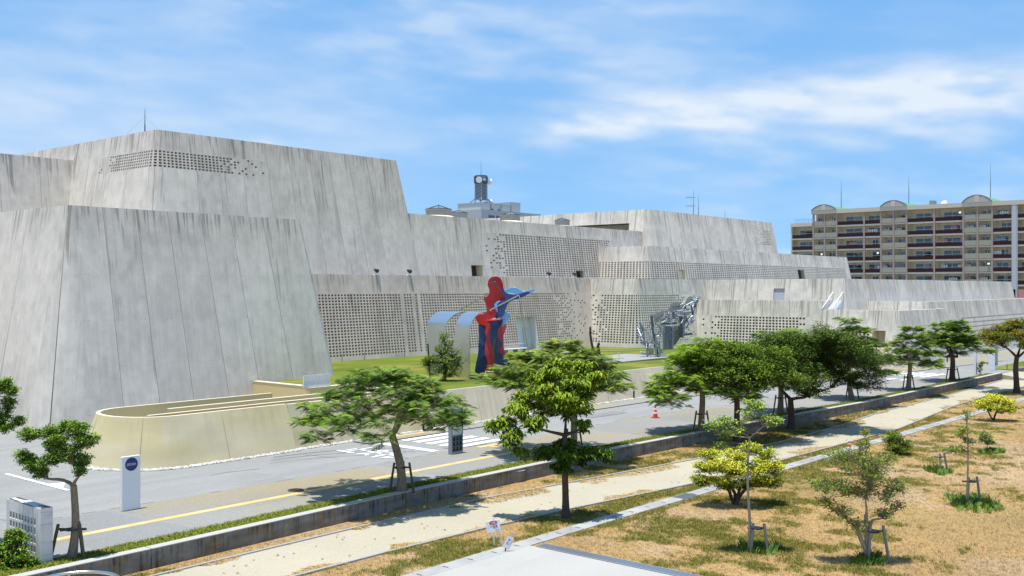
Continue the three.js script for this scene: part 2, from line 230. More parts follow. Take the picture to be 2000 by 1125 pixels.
// drain gutter of concrete cover slabs with lifting slots
{
  const gut = thing('drain_gutter', null, null); S(gut); const slab = [0, 1, 2].map((k) => { const g = new RoundedBoxGeometry(0.985, 0.1, 0.56, 1, 0.012); const u = g.attributes.uv, p = g.attributes.position; for (let i = 0; i < p.count; i++) u.setXY(i, p.getX(i) + k * 1.1, p.getZ(i) + k * 0.7); return g; });
  const slot = new THREE.BoxGeometry(0.03, 0.01, 0.2), grid = [15, 34.2], r = mulberry(3);
  const tones = [M.slab, mapped(M.slab.map, 0.9, { color: col(0.9, 0.9, 0.9) }), mapped(M.slab.map, 0.9, { color: col(1.07, 1.07, 1.06) })];
  for (let a = 8; a < 84; a++) {
    const b = gutterB(a), y = LOW - 0.02;
    if (a === 17 || a === 32) { const f = part('drain_grate', [lbox(0.98, 0.06, 0.06, a + 0.5, y + 0.01, -b - 0.25), lbox(0.98, 0.06, 0.06, a + 0.5, y + 0.01, -b + 0.25), ...Array.from({ length: 14 }, (_, k) => lbox(0.035, 0.05, 0.5, a + 0.06 + k * 0.068, y + 0.01, -b))], M.galv, gut); part('drain_pit', lbox(0.98, 0.02, 0.5, a + 0.5, y - 0.03, -b), M.black, gut); continue; }
    const o = part('drain_cover', slab[a % 3], tones[Math.floor(r() * 3)], gut); o.position.set(a + 0.5, y + 0.004 * r(), -b); o.rotation.y = (r() - 0.5) * 0.008;
    const s = part('lifting_slot', slot, M.dark, o); s.position.set(-0.47, 0.05, 0);
  }
}
S(sheet('plaza', [[-10, -10], [23.3, -10], [23.3, 19.0], [8, 19.0], [-10, 19.0]], LOW + 0.025, M.plaza));
{ const sd = thing('slot_channel', null, null); S(sd); for (let k = 0; k < 5; k++) { const o = part('channel_rail', box(23.32 + k * 0.09, 23.36 + k * 0.09, 2, 18.75, LOW - 0.05, LOW + 0.05), M.galvPale, sd); } part('channel_pit', box(23.3, 23.76, 2, 18.75, LOW - 0.08, LOW + 0.012), M.dark, sd); }
// verge behind the low wall, museum lawn
const verge = WALL.map(([a, b]) => [a, b + 0.18]), vin = WALL.map(([a, b]) => [a, b + 1.12 - 0.25 * sst(40, 90, a)]);
S(sheet('grass_verge', [...verge, ...vin.reverse()], 0.05, M.lawn));
function lawnY(a, b) { return 1.68 - 0.35 * sst(38, 60, b) * sst(45, 85, a) + 0.05 * Math.sin(a * 0.3) * Math.sin(b * 0.4); }
{ const m = new MB(), N = 60, K = 26; for (let j = 0; j <= K; j++) for (let i = 0; i <= N; i++) { const a = lerp(36, 100, i / N), b = lerp(37.25, 62, j / K); m.v(a, lawnY(a, b), -b, 0, 1, 0, a, b); } for (let j = 0; j < K; j++) for (let i = 0; i < N; i++) { const k = j * (N + 1) + i; m.i.push(k, k + 1, k + N + 2, k, k + N + 2, k + N + 1); } const g = m.geo(); g.computeVertexNormals(); S(part('lawn', g, M.lawn)); }
function ribbon(name, pts, w, m, dy) { const b = new MB(); const P = []; for (let i = 0; i + 1 < pts.length; i++) for (let k = 0; k < 8; k++) P.push([lerp(pts[i][0], pts[i + 1][0], k / 8), lerp(pts[i][1], pts[i + 1][1], k / 8)]); P.push(pts[pts.length - 1]); for (let i = 0; i < P.length; i++) { const q = P[Math.min(i + 1, P.length - 1)], o = P[Math.max(0, i - 1)], l = Math.hypot(q[0] - o[0], q[1] - o[1]), nx = -(q[1] - o[1]) / l * w / 2, ny = (q[0] - o[0]) / l * w / 2; for (const s of [-1, 1]) { const a = P[i][0] + nx * s, bb = P[i][1] + ny * s; b.v(a, lawnY(a, bb) + dy, -bb, 0, 1, 0, a, bb); } } for (let i = 0; i + 1 < P.length; i++) b.i.push(2 * i, 2 * i + 2, 2 * i + 3, 2 * i, 2 * i + 3, 2 * i + 1); return S(part(name, b.geo(), m)); }
ribbon('lawn_path', [[52, 40], [58, 46], [65, 52.5], [74, 55.5], [84, 50.5], [92, 44]], 0.4, M.plaza, 0.03);
ribbon('lawn_path', [[72.2, 59.5], [70, 54]], 1.0, M.plaza, 0.034);
{ // resurfaced patches, scuffs and hairline cracks
  const dk = mapped(M.asphalt.map, 0.92, { color: col(0.82, 0.82, 0.82) }), tan = mapped(M.walk.map, 0.92, { color: col(1.04, 0.99, 0.90) }), gr = mapped(M.walk.map, 0.92, { color: col(0.90, 0.93, 0.98) });
  for (const [p, m] of [[[[33, 31.3], [35.2, 31.25], [35.1, 31.9], [33, 32]], dk], [[[46, 33], [49.2, 32.8], [49.2, 33.8], [46, 34]], dk], [[[12, 26.7], [17.2, 26.7], [16.6, 31.2], [12, 31.2]], gr], [[[17.2, 29], [27, 29.1], [27, 30.7], [17, 31.1]], tan], [[[36, 26.8], [44, 26.6], [44, 28.2], [36, 28.3]], tan], [[[48, 27], [55, 26.6], [55, 30], [48, 30.4]], gr]]) S(sheet('surface_patch', p, 0.0145, m));
  const r = mulberry(61), g = []; for (let k = 0; k < 12; k++) { let a = 14 + 55 * r(), b = 27 + 8.5 * r(), t = (r() < .5 ? 0 : 1.57) + (r() - .5) * 0.5; const P = []; for (let i = 0; i < 7; i++) { P.push(W3(a, b, 0.008)); t += (r() - .5) * 0.7; a += Math.cos(t) * 0.35; b += Math.sin(t) * 0.3; } const m = new MB(); m.tube(P, 0.005, 4); g.push(m.geo()); } S(part('pavement_crack', g, std([0.10, 0.10, 0.10], 0.95)));
  const sc = []; for (let k = 0; k < 3; k++) { const R0 = 5.2 + k * 0.55, P = []; for (let i = 0; i <= 14; i++) { const t = 0.5 + i * 0.075; P.push([25.4 + k * 0.5 + Math.cos(t) * R0 * 1.1, 29.3 + Math.sin(t) * R0]); } S(sheet('tyre_mark', [...P.map(([a, b]) => [a, b]), ...P.reverse().map(([a, b]) => [a + 0.03, b + 0.16])], 0.004 + k * 0.0035, mapped(M.asphalt.map, 0.9, { color: col(0.80, 0.79, 0.77) }))); }
}
// ---------- markings
function mark(name, pts, y = 0.016, m = M.paint) { return S(sheet(name, pts, y, m)); }
mark('stop_line', [[31.9, 31.5], [32.35, 31.5], [32.35, 35.0], [31.9, 35.0]], 0.016);
for (let k = 0; k < 5; k++) mark('crossing_bar', [[33.4, 31.4 + k * 0.82], [36.6, 31.4 + k * 0.82], [36.6, 31.84 + k * 0.82], [33.4, 31.84 + k * 0.82]]);
for (let k = 0; k < 5; k++) mark('crossing_bar', [[84, 27.6 + k * 0.85 - k * .05], [88.5, 27.1 + k * 0.85], [88.5, 27.55 + k * 0.85], [84, 28.05 + k * 0.8]]);
for (let k = 0; k < 3; k++) mark('road_dash', [[80.2, 27.9 + k * 1.05], [81.6, 27.7 + k * 1.05], [81.6, 28.05 + k * 1.05], [80.2, 28.25 + k * 1.05]]);
mark('parking_line', [[17.42, 35.4], [17.58, 35.4], [17.58, 40.4], [17.42, 40.4]]);
mark('arrow_head', [[17.6, 36.0], [18.15, 36.9], [17.6, 37.1]]);
const GL = { // strokes on a 10 x 10 grid, y down
  stop: [[5, 0, 5, 9], [5, 4, 9, 4], [2, 4, 2, 9], [0, 9, 10, 9]],
  ma: [[1, 2, 9, 2], [1, 4.5, 9, 4.5], [5, 0, 5, 8], [5, 8, 3, 9.5], [3, 9.5, 1.5, 8.5], [1.5, 8.5, 3, 7], [3, 7, 8, 9]],
  re: [[2.5, 0, 2.5, 10], [0.5, 2.5, 4, 2.5], [4, 2.5, 0.5, 7.5], [3, 5, 6, 2], [6, 2, 7, 3.5], [7, 3.5, 6.5, 8.5], [6.5, 8.5, 8, 9.5], [8, 9.5, 10, 7.5]],
  sho: [[1, 1, 2, 2], [0, 4, 1.2, 5], [0, 9, 2, 6], [6.5, 0, 6.5, 3.6], [4.2, 1, 5.2, 3], [9, 1, 8, 3], [4, 3.8, 4, 10], [4, 3.8, 9, 3.8], [9, 3.8, 9, 10], [4, 6, 9, 6], [4, 8, 9, 8]],
  bo: [[1, 0, 1, 10], [1, 0.5, 3.2, 0.5], [3.2, 0.5, 2.2, 3], [2.2, 3, 3.4, 5], [3.4, 5, 1.4, 6], [6.5, 0, 6.5, 2], [4, 2.2, 10, 2.2], [6.3, 2.2, 4, 10], [6, 5, 9, 5], [9, 5, 8.4, 9.6], [8.4, 9.6, 7, 9.4]],
  yo: [[2, 1, 2, 7], [2, 7, 1, 10], [2, 1, 8.6, 1], [8.6, 1, 8.6, 10], [2, 4, 8.6, 4], [2, 7, 8.6, 7], [5.3, 1, 5.3, 10]],
  sui: [[5, 0, 5, 9.6], [5, 9.6, 3.8, 9], [0.8, 3, 4, 3], [4, 3, 0.5, 9], [9, 2, 6, 4.6], [5.3, 4, 9.6, 9.2]],
  chu: [[1, 1, 2, 2], [0, 4, 1.2, 5], [0, 9, 2, 6], [6.2, 0, 7.2, 1.2], [4, 2.4, 9.6, 2.4], [4.4, 5.8, 9.2, 5.8], [3.4, 9.7, 10, 9.7], [6.8, 2.4, 6.8, 9.7]],
  i: [[5, 0, 5, 1], [1, 1, 9, 1], [3, 1.8, 4, 2.8], [7, 1.8, 6, 2.8], [0, 3.1, 10, 3.1], [2, 4.2, 8, 4.2], [8, 4.2, 8, 7], [8, 7, 2, 7], [2, 7, 2, 4.2], [2, 5.6, 8, 5.6], [1, 8, 0, 9.8], [3, 8, 3.4, 9.8], [3.4, 9.8, 7.4, 9.8], [5, 7.8, 6, 8.8], [8.6, 8, 9.6, 9.6]],
  dan: [[1.5, 1, 1.5, 9.5], [1.5, 1.4, 4, 0.4], [1.5, 3.6, 4, 3.6], [1.5, 5.8, 4, 5.8], [0.4, 8.4, 4.4, 7.6], [6, 0.6, 6, 3.4], [6, 0.6, 8.6, 0.6], [8.6, 0.6, 8.6, 3], [5.4, 5, 9, 5], [9, 5, 5, 10], [6, 6, 10, 10]],
  sa: [[3, 0, 4, 1], [7, 0, 6, 1], [1, 1.6, 9, 1.6], [1.6, 3.2, 8.4, 3.2], [0.4, 4.8, 9.6, 4.8], [5, 1, 5, 4.8], [4, 4.8, 0.6, 10], [4, 6.6, 8.6, 6.6], [6.4, 6.6, 6.4, 9.8], [3, 9.8, 9.6, 9.8]],
  ko: [[2, 1.5, 8, 1.5], [1.5, 6.5, 3, 9], [3, 9, 9, 8.8]], no: [[6, 1, 3, 8.5], [6, 1, 1.5, 4], [1.5, 4, 3, 8.5], [6, 1, 9, 4], [9, 4, 7, 9]],
};
function strokes(list, at2, w) { const m = new MB(); for (const [x0, y0, x1, y1] of list) { const l = Math.hypot(x1 - x0, y1 - y0), dx = (x1 - x0) / l * w / 2, dy = (y1 - y0) / l * w / 2; const q = [[x0 - dx - dy, y0 - dy + dx], [x0 - dx + dy, y0 - dy - dx], [x1 + dx + dy, y1 + dy - dx], [x1 + dx - dy, y1 + dy + dx]].map(([x, y]) => at2(x, y)); m.quad(q[0], q[1], q[2], q[3]); } return m.geo(); }
{ let kk = 0; for (const [n, b0] of [['re', 31.75], ['ma', 32.85], ['stop', 33.95]]) { const layer = [0.016, 0.018, 0.020][kk++]; let z = 0; S(part('road_lettering', strokes(GL[n], (x, y) => [30.9 - y * 0.16, layer, -(b0 + 0.95 - x * 0.095)], 1.25), M.paint)); } }
{ // tactile paving, tile by tile
  const t = thing('tactile_paving', null, null); S(t); const g = new RoundedBoxGeometry(0.296, 0.02, 0.296, 1, 0.006), r = mulberry(11), mm = [M.yellow, std([0.71, 0.48, 0.19], 0.8), std([0.65, 0.42, 0.155], 0.8)];
  const put = (a, b) => { const o = part('tile', g, mm[Math.floor(r() * 3)], t); o.position.set(a, 0.012, -b); };
  for (let k = 0; k < 76; k++) put(12.9 + k * 0.3, 28.72); for (let k = 0; k < 6; k++) put(34.8, 29.02 + k * 0.3); for (let k = 0; k < 4; k++) put(34.35 + k * 0.3, 30.82);
}
mark('yellow_line', [[33.2, 36.1], [36, 36.0], [36, 36.25], [33.2, 36.3]], 0.016, M.yellow); mark('yellow_line', [[92, 31.9], [99, 30.6], [99, 30.85], [92, 32.15]], 0.016, M.yellow);
function manhole(label, px, py, r, big) { const p = at(px, py, { y: 0.03 }), o = thing('manhole_cover', label, 'manhole', [p.a, 0.012, -p.b]); part('cover', [cyl(r, r, 0.02, 0, 0, 0, 32), ...Array.from({ length: 9 }, (_, k) => lbox(2 * Math.sqrt(r * r - Math.pow((k - 4) * r * 0.2, 2)) * 0.9, 0.008, r * 0.06, 0, 0.022, (k - 4) * r * 0.2))], big ? M.slab : M.iron, o); const t = new THREE.TorusGeometry(r * 1.06, 0.018, 6, 40); t.rotateX(Math.PI / 2); t.translate(0, 0.012, 0); part('frame', t, M.iron, o); if (big) part('collar', cyl(r * 1.3, r * 1.3, 0.01, 0, 0, 0, 36), M.slab, o); }
manhole('large round concrete manhole cover by the low wall near the pierced white screen', 261, 1067, 0.40, true);
manhole('small dark iron manhole cover beside the yellow tactile line', 578, 957, 0.26, false);
manhole('round concrete manhole cover on the sidewalk behind the large-leaved tree', 1000, 916, 0.42, true);
// ---------- low concrete wall along the path
{
  const w = thing('low_wall', 'long low grey concrete wall with a stained shaded face beside the pale path', 'wall'); const r = mulberry(2);
  for (let i = 0; i + 1 < WALL.length; i++) {
    const [p, q] = [WALL[i], WALL[i + 1]], L = Math.hypot(q[0] - p[0], q[1] - p[1]), n = Math.max(1, Math.round(L / 9.5)), ang = Math.atan2(q[1] - p[1], q[0] - p[0]);
    for (let k = 0; k < n; k++) {
      const l = L / n - 0.025, g = new THREE.BoxGeometry(l, 0.85, 0.32), u = g.attributes.uv, ps = g.attributes.position, o = r() * 12; for (let j = 0; j < ps.count; j++) u.setXY(j, ps.getX(j) + o, ps.getY(j) + 0.425);
      const s = part('wall_section', g, M.kerb, w); s.position.set(lerp(p[0], q[0], (k + .5) / n), -0.32, -(lerp(p[1], q[1], (k + .5) / n) + 0.16)); s.rotation.y = ang;
      const c = part('coping', lbox(l, 0.03, 0.325, 0, 0.44, 0, 0.008), M.kerbTop, s);
    }
  }
}
{ const w = thing('low_wall', 'short piece of low grey wall behind the trunk at the right edge', 'wall', [96, 0, -23.4]); for (let k = 0; k < 3; k++) part('wall_section', lbox(5.98, 0.9, 0.32, 3 + 6 * k, -0.2, 0, 0.01), M.kerb, w); }
{ const m = new MB(); m.quad([91.2, LOW + 0.02, -20.9], [97.5, LOW + 0.02, -20.9], [96.1, 0.004, -23.7], [91.2, 0.004, -23.7], [[0, 0], [6, 0], [5, 3], [0, 3]]); m.poly([[91.2, LOW, -23.7], [91.2, LOW, -20.9], [91.2, 0.004, -23.7]]); S(part('path_ramp', m.geo(), M.path)); }
S(sheet('grass_verge', [[96, 23.6], [114, 23.6], [114, 26], [97, 26.2]], 0.05, M.lawn));
// ---------- museum
const museum = thing('museum_building', 'large pale grey concrete museum of stacked battered volumes with pierced screens', 'museum');
const TB = 0.165, rnd = mulberry(77);
function volume(sp) {
  const { a0: A0, a1: A1, b0: B0, b1, y0, y1, r0 = 1.2, r1 = 0.3, mats = M.conc, east = true } = sp, h = y1 - y0, t = sp.t ?? TB;
  const dims = (y) => { const q = (y1 - y) * t; return { a0: A0 - q, a1: A1 + (east ? q : 0), b0: B0 - q, r: lerp(r0, r1, (y - y0) / h), e: lerp(sp.re ?? 0.55, 0.2, (y - y0) / h) }; };
  const raw = {
    W: (f, d) => [d.a0, lerp(b1, d.b0 + d.r, f)], SW: (f, d) => { const p = f * Math.PI / 2; return [d.a0 + d.r - d.r * Math.cos(p), d.b0 + d.r - d.r * Math.sin(p)]; },
    S: (f, d) => [lerp(d.a0 + d.r, d.a1 - (east ? d.e : 0), f), d.b0], SE: (f, d) => { const p = f * Math.PI / 2; return [d.a1 - d.e + d.e * Math.sin(p), d.b0 + d.e - d.e * Math.cos(p)]; }, E: (f, d) => [d.a1, lerp(d.b0 + (east ? d.e : 0), b1, f)],
  };
  const P = (s, f, y, off = 0) => {
    const d = dims(y), [a, b] = raw[s](f, d); let n; const k = 1 / Math.hypot(1, t);
    if (s === 'W') n = [-k, t * k, 0]; else if (s === 'S') n = [0, t * k, k]; else if (s === 'E') n = [east ? k : 1, east ? t * k : 0, 0];
    else { const p = f * Math.PI / 2, e = s === 'SW' ? [-Math.cos(p), 0, Math.sin(p)] : [Math.sin(p), 0, Math.cos(p)]; n = [e[0] * k, t * k, e[2] * k]; }
    return { p: [a + n[0] * off, y + n[1] * off, -b + n[2] * off], n };
  };
  const body = new MB(), core = new MB();
  const patch = (m, s, f0, f1, ya, yb, off, uo) => { const nf = s.length === 2 ? Math.max(1, Math.round(8 * (f1 - f0))) : 1; const rows = []; for (const y of [ya, yb]) { const row = []; for (let i = 0; i <= nf; i++) { const f = lerp(f0, f1, i / nf), q = P(s, f, y, off), uu = s === 'W' || s === 'E' ? q.p[2] : s === 'S' ? q.p[0] : q.p[0] + q.p[2]; row.push(m.v(...q.p, ...q.n, uu + uo, y - y1)); } rows.push(row); } for (let i = 0; i < nf; i++) m.i.push(rows[0][i], rows[0][i + 1], rows[1][i + 1], rows[0][i], rows[1][i + 1], rows[1][i]); };
  const part0 = part('concrete_volume', new THREE.BufferGeometry(), mats[0], museum);
  const segs = sp.segs;
  for (const s of ['W', 'SW', 'S', 'SE', 'E']) {
    const g = segs[s]; if (!g) { if (s === 'E' || s === 'W' || (s === 'SE' && east) || s === 'SW') patch(body, s, 0, 1, y0, y1, 0, 0); if (s === 'S') patch(body, s, 0, 1, y0, y1, 0, 0); continue; }
    const ym = (y0 + y1) / 2; const toF = (v, y = ym) => { const d = dims(y); return s === 'W' ? (v - b1) / (d.b0 + d.r - b1) : s === 'S' ? (v - d.a0 - d.r) / (d.a1 - (east ? d.e : 0) - d.a0 - d.r) : v; };
    const grids = (g.grids ?? []).map((q) => { const yy = (q.y0 + q.y1) / 2, f = s.length === 2 ? [0, 1] : [toF(q.x0, yy), toF(q.x1, yy)].sort((x, y) => x - y); return { ...q, f0: Math.max(0, f[0]), f1: Math.min(1, f[1]) }; });
    const cuts = (g.cuts ?? []).map((q) => { const yy = (q.y0 + q.y1) / 2, f = [toF(q.x0, yy), toF(q.x1, yy)].sort((x, y) => x - y); const c = { ...q, f0: f[0], f1: f[1] }; for (const G of grids) { if (c.f1 > G.f0 && c.f0 < G.f1 && c.y1 > G.y0 && c.y0 < G.y1) { const sf = (x) => x <= G.f0 || x >= G.f1 ? x : G.f0 + Math.round((x - G.f0) / (G.f1 - G.f0) * G.n) / G.n * (G.f1 - G.f0), sy = (x) => x <= G.y0 || x >= G.y1 ? x : G.y0 + Math.round((x - G.y0) / (G.y1 - G.y0) * G.m) / G.m * (G.y1 - G.y0); c.f0 = sf(c.f0); c.f1 = sf(c.f1); c.y0 = sy(c.y0); c.y1 = sy(c.y1); } } return c; });
    const seams = typeof g.seams === 'number' ? Array.from({ length: g.seams - 1 }, (_, i) => (i + 1) / g.seams) : (g.seams ?? []).map((v) => s.length === 2 ? v : toF(v));
    seams.sort((x, y) => x - y); const uniq = (l) => [...new Set(l.map((x) => Math.round(x * 1e6) / 1e6))].filter((x, i) => true).sort((x, y) => x - y);
    const fs = uniq([0, 1, ...seams, ...grids.flatMap((q) => [q.f0, q.f1]), ...cuts.flatMap((q) => [q.f0, q.f1])]).filter((x) => x >= 0 && x <= 1), ys = uniq([y0, y1, ...grids.flatMap((q) => [q.y0, q.y1]), ...cuts.flatMap((q) => [q.y0, q.y1])]).filter((y) => y >= y0 && y <= y1);
    const edge = [0, ...seams, 1], len = s.length === 2 ? 1.5 : s === 'S' ? A1 - A0 : b1 - B0, gf = 0.014 / len;
    for (let k = 0; k + 1 < edge.length; k++) {
      const cells = new Map();
      for (let i = 0; i + 1 < fs.length; i++) { const fm = (fs[i] + fs[i + 1]) / 2; if (fm < edge[k] || fm > edge[k + 1]) continue; for (let j = 0; j + 1 < ys.length; j++) { const y = (ys[j] + ys[j + 1]) / 2, inn = (q) => fm > q.f0 && fm < q.f1 && y > q.y0 && y < q.y1; if (!cuts.some(inn) && !grids.some(inn)) cells.set(i * 1000 + j, [i, j]); } }
      while (cells.size) {
        const m = new MB(), uo = rnd() * 16, mat = mats[Math.floor(rnd() * mats.length)], todo = [[...cells.keys()][0]];
        while (todo.length) {
          const id = todo.pop(), c = cells.get(id); if (!c) continue; cells.delete(id); const [i, j] = c; for (const d of [1, -1, 1000, -1000]) if (cells.has(id + d)) todo.push(id + d);
          const fa = fs[i] + (k > 0 && Math.abs(fs[i] - edge[k]) < 1e-5 ? gf : 0), fb = fs[i + 1] - (k + 2 < edge.length && Math.abs(fs[i + 1] - edge[k + 1]) < 1e-5 ? gf : 0); patch(m, s, fa, fb, ys[j], ys[j + 1], 0, uo);
          for (const [f, on, w] of [[fa, fa !== fs[i], 0], [fb, fb !== fs[i + 1], 1]]) if (on) { const q = [P(s, f, ys[j], -0.12).p, P(s, f, ys[j]).p, P(s, f, ys[j + 1]).p, P(s, f, ys[j + 1], -0.12).p]; if (w) m.quad(q[1], q[0], q[3], q[2]); else m.quad(...q); }
        }
        part('concrete_panel', m.geo(), mat, part0);
      }
    }
    for (let i = 0; i + 1 < fs.length; i++) for (let j = 0; j + 1 < ys.length; j++) { const fm = (fs[i] + fs[i + 1]) / 2, y = (ys[j] + ys[j + 1]) / 2; if (!cuts.some((q) => fm > q.f0 && fm < q.f1 && y > q.y0 && y < q.y1)) patch(core, s, fs[i], fs[i + 1], ys[j], j + 2 === ys.length ? y1 - 0.02 : ys[j + 1], -0.34, 0); }
    for (const G of grids) {
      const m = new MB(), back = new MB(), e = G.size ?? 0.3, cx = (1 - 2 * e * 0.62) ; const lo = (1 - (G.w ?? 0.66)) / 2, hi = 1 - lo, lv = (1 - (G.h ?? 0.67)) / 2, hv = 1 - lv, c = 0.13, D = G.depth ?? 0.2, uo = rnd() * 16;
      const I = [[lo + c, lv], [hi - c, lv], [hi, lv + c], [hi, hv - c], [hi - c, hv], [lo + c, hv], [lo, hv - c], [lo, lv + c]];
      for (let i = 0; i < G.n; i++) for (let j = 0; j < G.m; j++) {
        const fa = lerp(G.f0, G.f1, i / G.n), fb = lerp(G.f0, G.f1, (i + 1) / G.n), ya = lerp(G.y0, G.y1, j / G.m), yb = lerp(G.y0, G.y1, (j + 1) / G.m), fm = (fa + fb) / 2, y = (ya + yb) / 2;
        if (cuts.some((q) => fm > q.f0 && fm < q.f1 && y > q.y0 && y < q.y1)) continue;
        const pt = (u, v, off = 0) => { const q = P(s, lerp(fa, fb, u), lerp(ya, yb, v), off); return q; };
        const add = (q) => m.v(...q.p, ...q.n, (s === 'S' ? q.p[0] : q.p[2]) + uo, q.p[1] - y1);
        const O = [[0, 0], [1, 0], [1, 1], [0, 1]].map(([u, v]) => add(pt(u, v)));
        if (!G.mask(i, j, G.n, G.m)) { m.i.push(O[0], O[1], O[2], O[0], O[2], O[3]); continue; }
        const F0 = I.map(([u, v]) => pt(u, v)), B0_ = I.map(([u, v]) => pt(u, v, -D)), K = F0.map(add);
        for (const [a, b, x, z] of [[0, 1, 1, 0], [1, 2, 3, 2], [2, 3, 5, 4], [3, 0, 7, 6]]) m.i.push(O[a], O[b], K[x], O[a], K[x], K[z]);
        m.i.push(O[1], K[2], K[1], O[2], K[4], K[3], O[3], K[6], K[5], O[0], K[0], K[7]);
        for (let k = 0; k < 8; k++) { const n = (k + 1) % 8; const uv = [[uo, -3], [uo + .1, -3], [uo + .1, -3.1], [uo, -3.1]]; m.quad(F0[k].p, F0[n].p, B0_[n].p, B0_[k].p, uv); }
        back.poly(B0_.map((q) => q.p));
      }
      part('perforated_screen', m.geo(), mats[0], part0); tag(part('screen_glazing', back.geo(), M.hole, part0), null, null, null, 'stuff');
    }
    for (const c of cuts) {
      const D = c.depth ?? 0.8, m = new MB(), q = (f, y, o) => P(s, f, y, o).p, in2 = (f, y) => { const z = P(s, f, y, 0).p; return s === 'S' ? [z[0], z[1], z[2] - D] : [z[0] + D, z[1], z[2]]; };
      const X = [[c.f0, c.y0], [c.f1, c.y0], [c.f1, c.y1], [c.f0, c.y1]]; const uv = [[0, -4], [1, -4], [1, -5], [0, -5]];
      for (let k = 0; k < 4; k++) { const n = (k + 1) % 4; m.quad(q(...X[k], 0), q(...X[n], 0), in2(...X[n]), in2(...X[k]), uv); }
      part(c.name + '_reveal', m.geo(), c.reveal ?? M.reveal, part0);
      const bk = new MB(); bk.quad(in2(...X[0]), in2(...X[1]), in2(...X[2]), in2(...X[3])); part(c.name, bk.geo(), c.back ?? M.void, part0);
      if (c.extra) c.extra(part0, in2, c);
    }
  }
  // parapet top, inner face, roof and the back
  const d = dims(y1), w = 0.42, i0 = d.a0 + w, i1 = d.a1 - w, j0 = d.b0 + w, yr = y1 - (sp.roof ?? 0.9);
  const top = new MB(), ring = [], inn = []; const segn = ['W', 'SW', 'S', ...(east ? ['SE'] : []), 'E'];
  for (const s of segn) for (let i = 0; i <= (s.length === 2 ? 6 : 1); i++) { const f = i / (s.length === 2 ? 6 : 1), q = P(s, f, y1).p; ring.push(q); inn.push([Math.min(i1, Math.max(i0, q[0])), y1, Math.min(-j0, q[2])]); }
  for (let i = 0; i + 1 < ring.length; i++) { top.quad(ring[i], ring[i + 1], inn[i + 1], inn[i], [ring[i], ring[i + 1], inn[i + 1], inn[i]].map((p) => [p[0], p[2]])); top.quad(inn[i], inn[i + 1], [inn[i + 1][0], yr, inn[i + 1][2]], [inn[i][0], yr, inn[i][2]], [[0, -2], [1, -2], [1, -3], [0, -3]]); }
  body.quad([d.a1, y0, -b1], [d.a0, y0, -b1], [d.a0, y1, -b1], [d.a1, y1, -b1], [[0, -h], [d.a1 - d.a0, -h], [d.a1 - d.a0, 0], [0, 0]]);
  part0.geometry = body.geo();
  part('joint_backing', core.geo(), M.joint, part0); part('parapet', top.geo(), mats[0], part0);
  const rf = new MB(); rf.quad([i0, yr, -j0], [i1, yr, -j0], [i1, yr, -b1 + 0.02], [i0, yr, -b1 + 0.02]); part('roof', rf.geo(), M.roof, part0);
  return part0;
}
const hash = (i, j, s) => { const x = Math.sin(i * 127.1 + j * 311.7 + s * 74.7) * 43758.5453; return x - Math.floor(x); };
const fade = (l, r, s) => (i, j, n) => { let p = 1; if (l && i < l) p = Math.min(p, 0.12 + 0.8 * i / l); if (r && n - 1 - i < r) p = Math.min(p, 0.12 + 0.8 * (n - 1 - i) / r); return p >= 1 || (hash(i, j, s) < p && (p > 0.55 || (i + j) % 2 === 0)); };
const solid = () => true;
const cutS = (px0, px1, b, y0, y1, o) => ({ x0: at(px0, 560, { b }).a, x1: at(px1, 560, { b }).a, y0, y1, ...o });
const cutW = (px0, px1, a, y0, y1, o) => ({ x0: at(px0, 560, { a }).b, x1: at(px1, 560, { a }).b, y0, y1, ...o });
// front left block; tall block behind it; wing at the far left
volume({ a0: 25.45, a1: 40.5, b0: 51.6, b1: 80, y0: 0, y1: 11.5, r0: 2.3, r1: 0.3, segs: { W: { seams: 7 }, SW: { seams: [0.42] }, S: { seams: [27.5, 29.5, 31.5, 33.7, 35.8, 38.2] }, SE: { seams: [0.4] } } });
volume({ a0: 38.9, a1: 62.25, b0: 65.85, b1: 98, y0: 4, y1: 18.45, r0: 2.2, r1: 0.4, segs: {
  W: { seams: 11, grids: [{ x0: 73.2, x1: 60, n: 24, y0: 15.75, y1: 17.0, m: 6, mask: fade(9, 0, 3) }] }, SW: { seams: [0.5], grids: [{ n: 3, y0: 15.75, y1: 17.0, m: 6, mask: solid }] },
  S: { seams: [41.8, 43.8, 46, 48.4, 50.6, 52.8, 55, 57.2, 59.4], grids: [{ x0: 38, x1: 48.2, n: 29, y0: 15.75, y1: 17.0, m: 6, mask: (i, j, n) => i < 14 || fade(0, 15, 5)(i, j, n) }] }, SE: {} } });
volume({ a0: -30, a1: 42, b0: 77.55, b1: 100, y0: 4, y1: 17.17, segs: { S: { seams: 24 } }, east: false });
// upper wing with the long pierced screen
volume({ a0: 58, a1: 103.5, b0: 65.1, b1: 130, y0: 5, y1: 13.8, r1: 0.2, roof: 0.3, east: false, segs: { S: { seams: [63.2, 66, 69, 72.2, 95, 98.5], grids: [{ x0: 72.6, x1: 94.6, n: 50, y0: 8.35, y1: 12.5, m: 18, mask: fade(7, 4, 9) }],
  cuts: [cutS(922, 945, 64.2, 7.7, 9.35, { name: 'window_recess', depth: 0.9, reveal: M.creamTop }), cutS(1126, 1143, 64.2, 7.7, 9.1, { name: 'window_recess', depth: 0.5 })] } } });
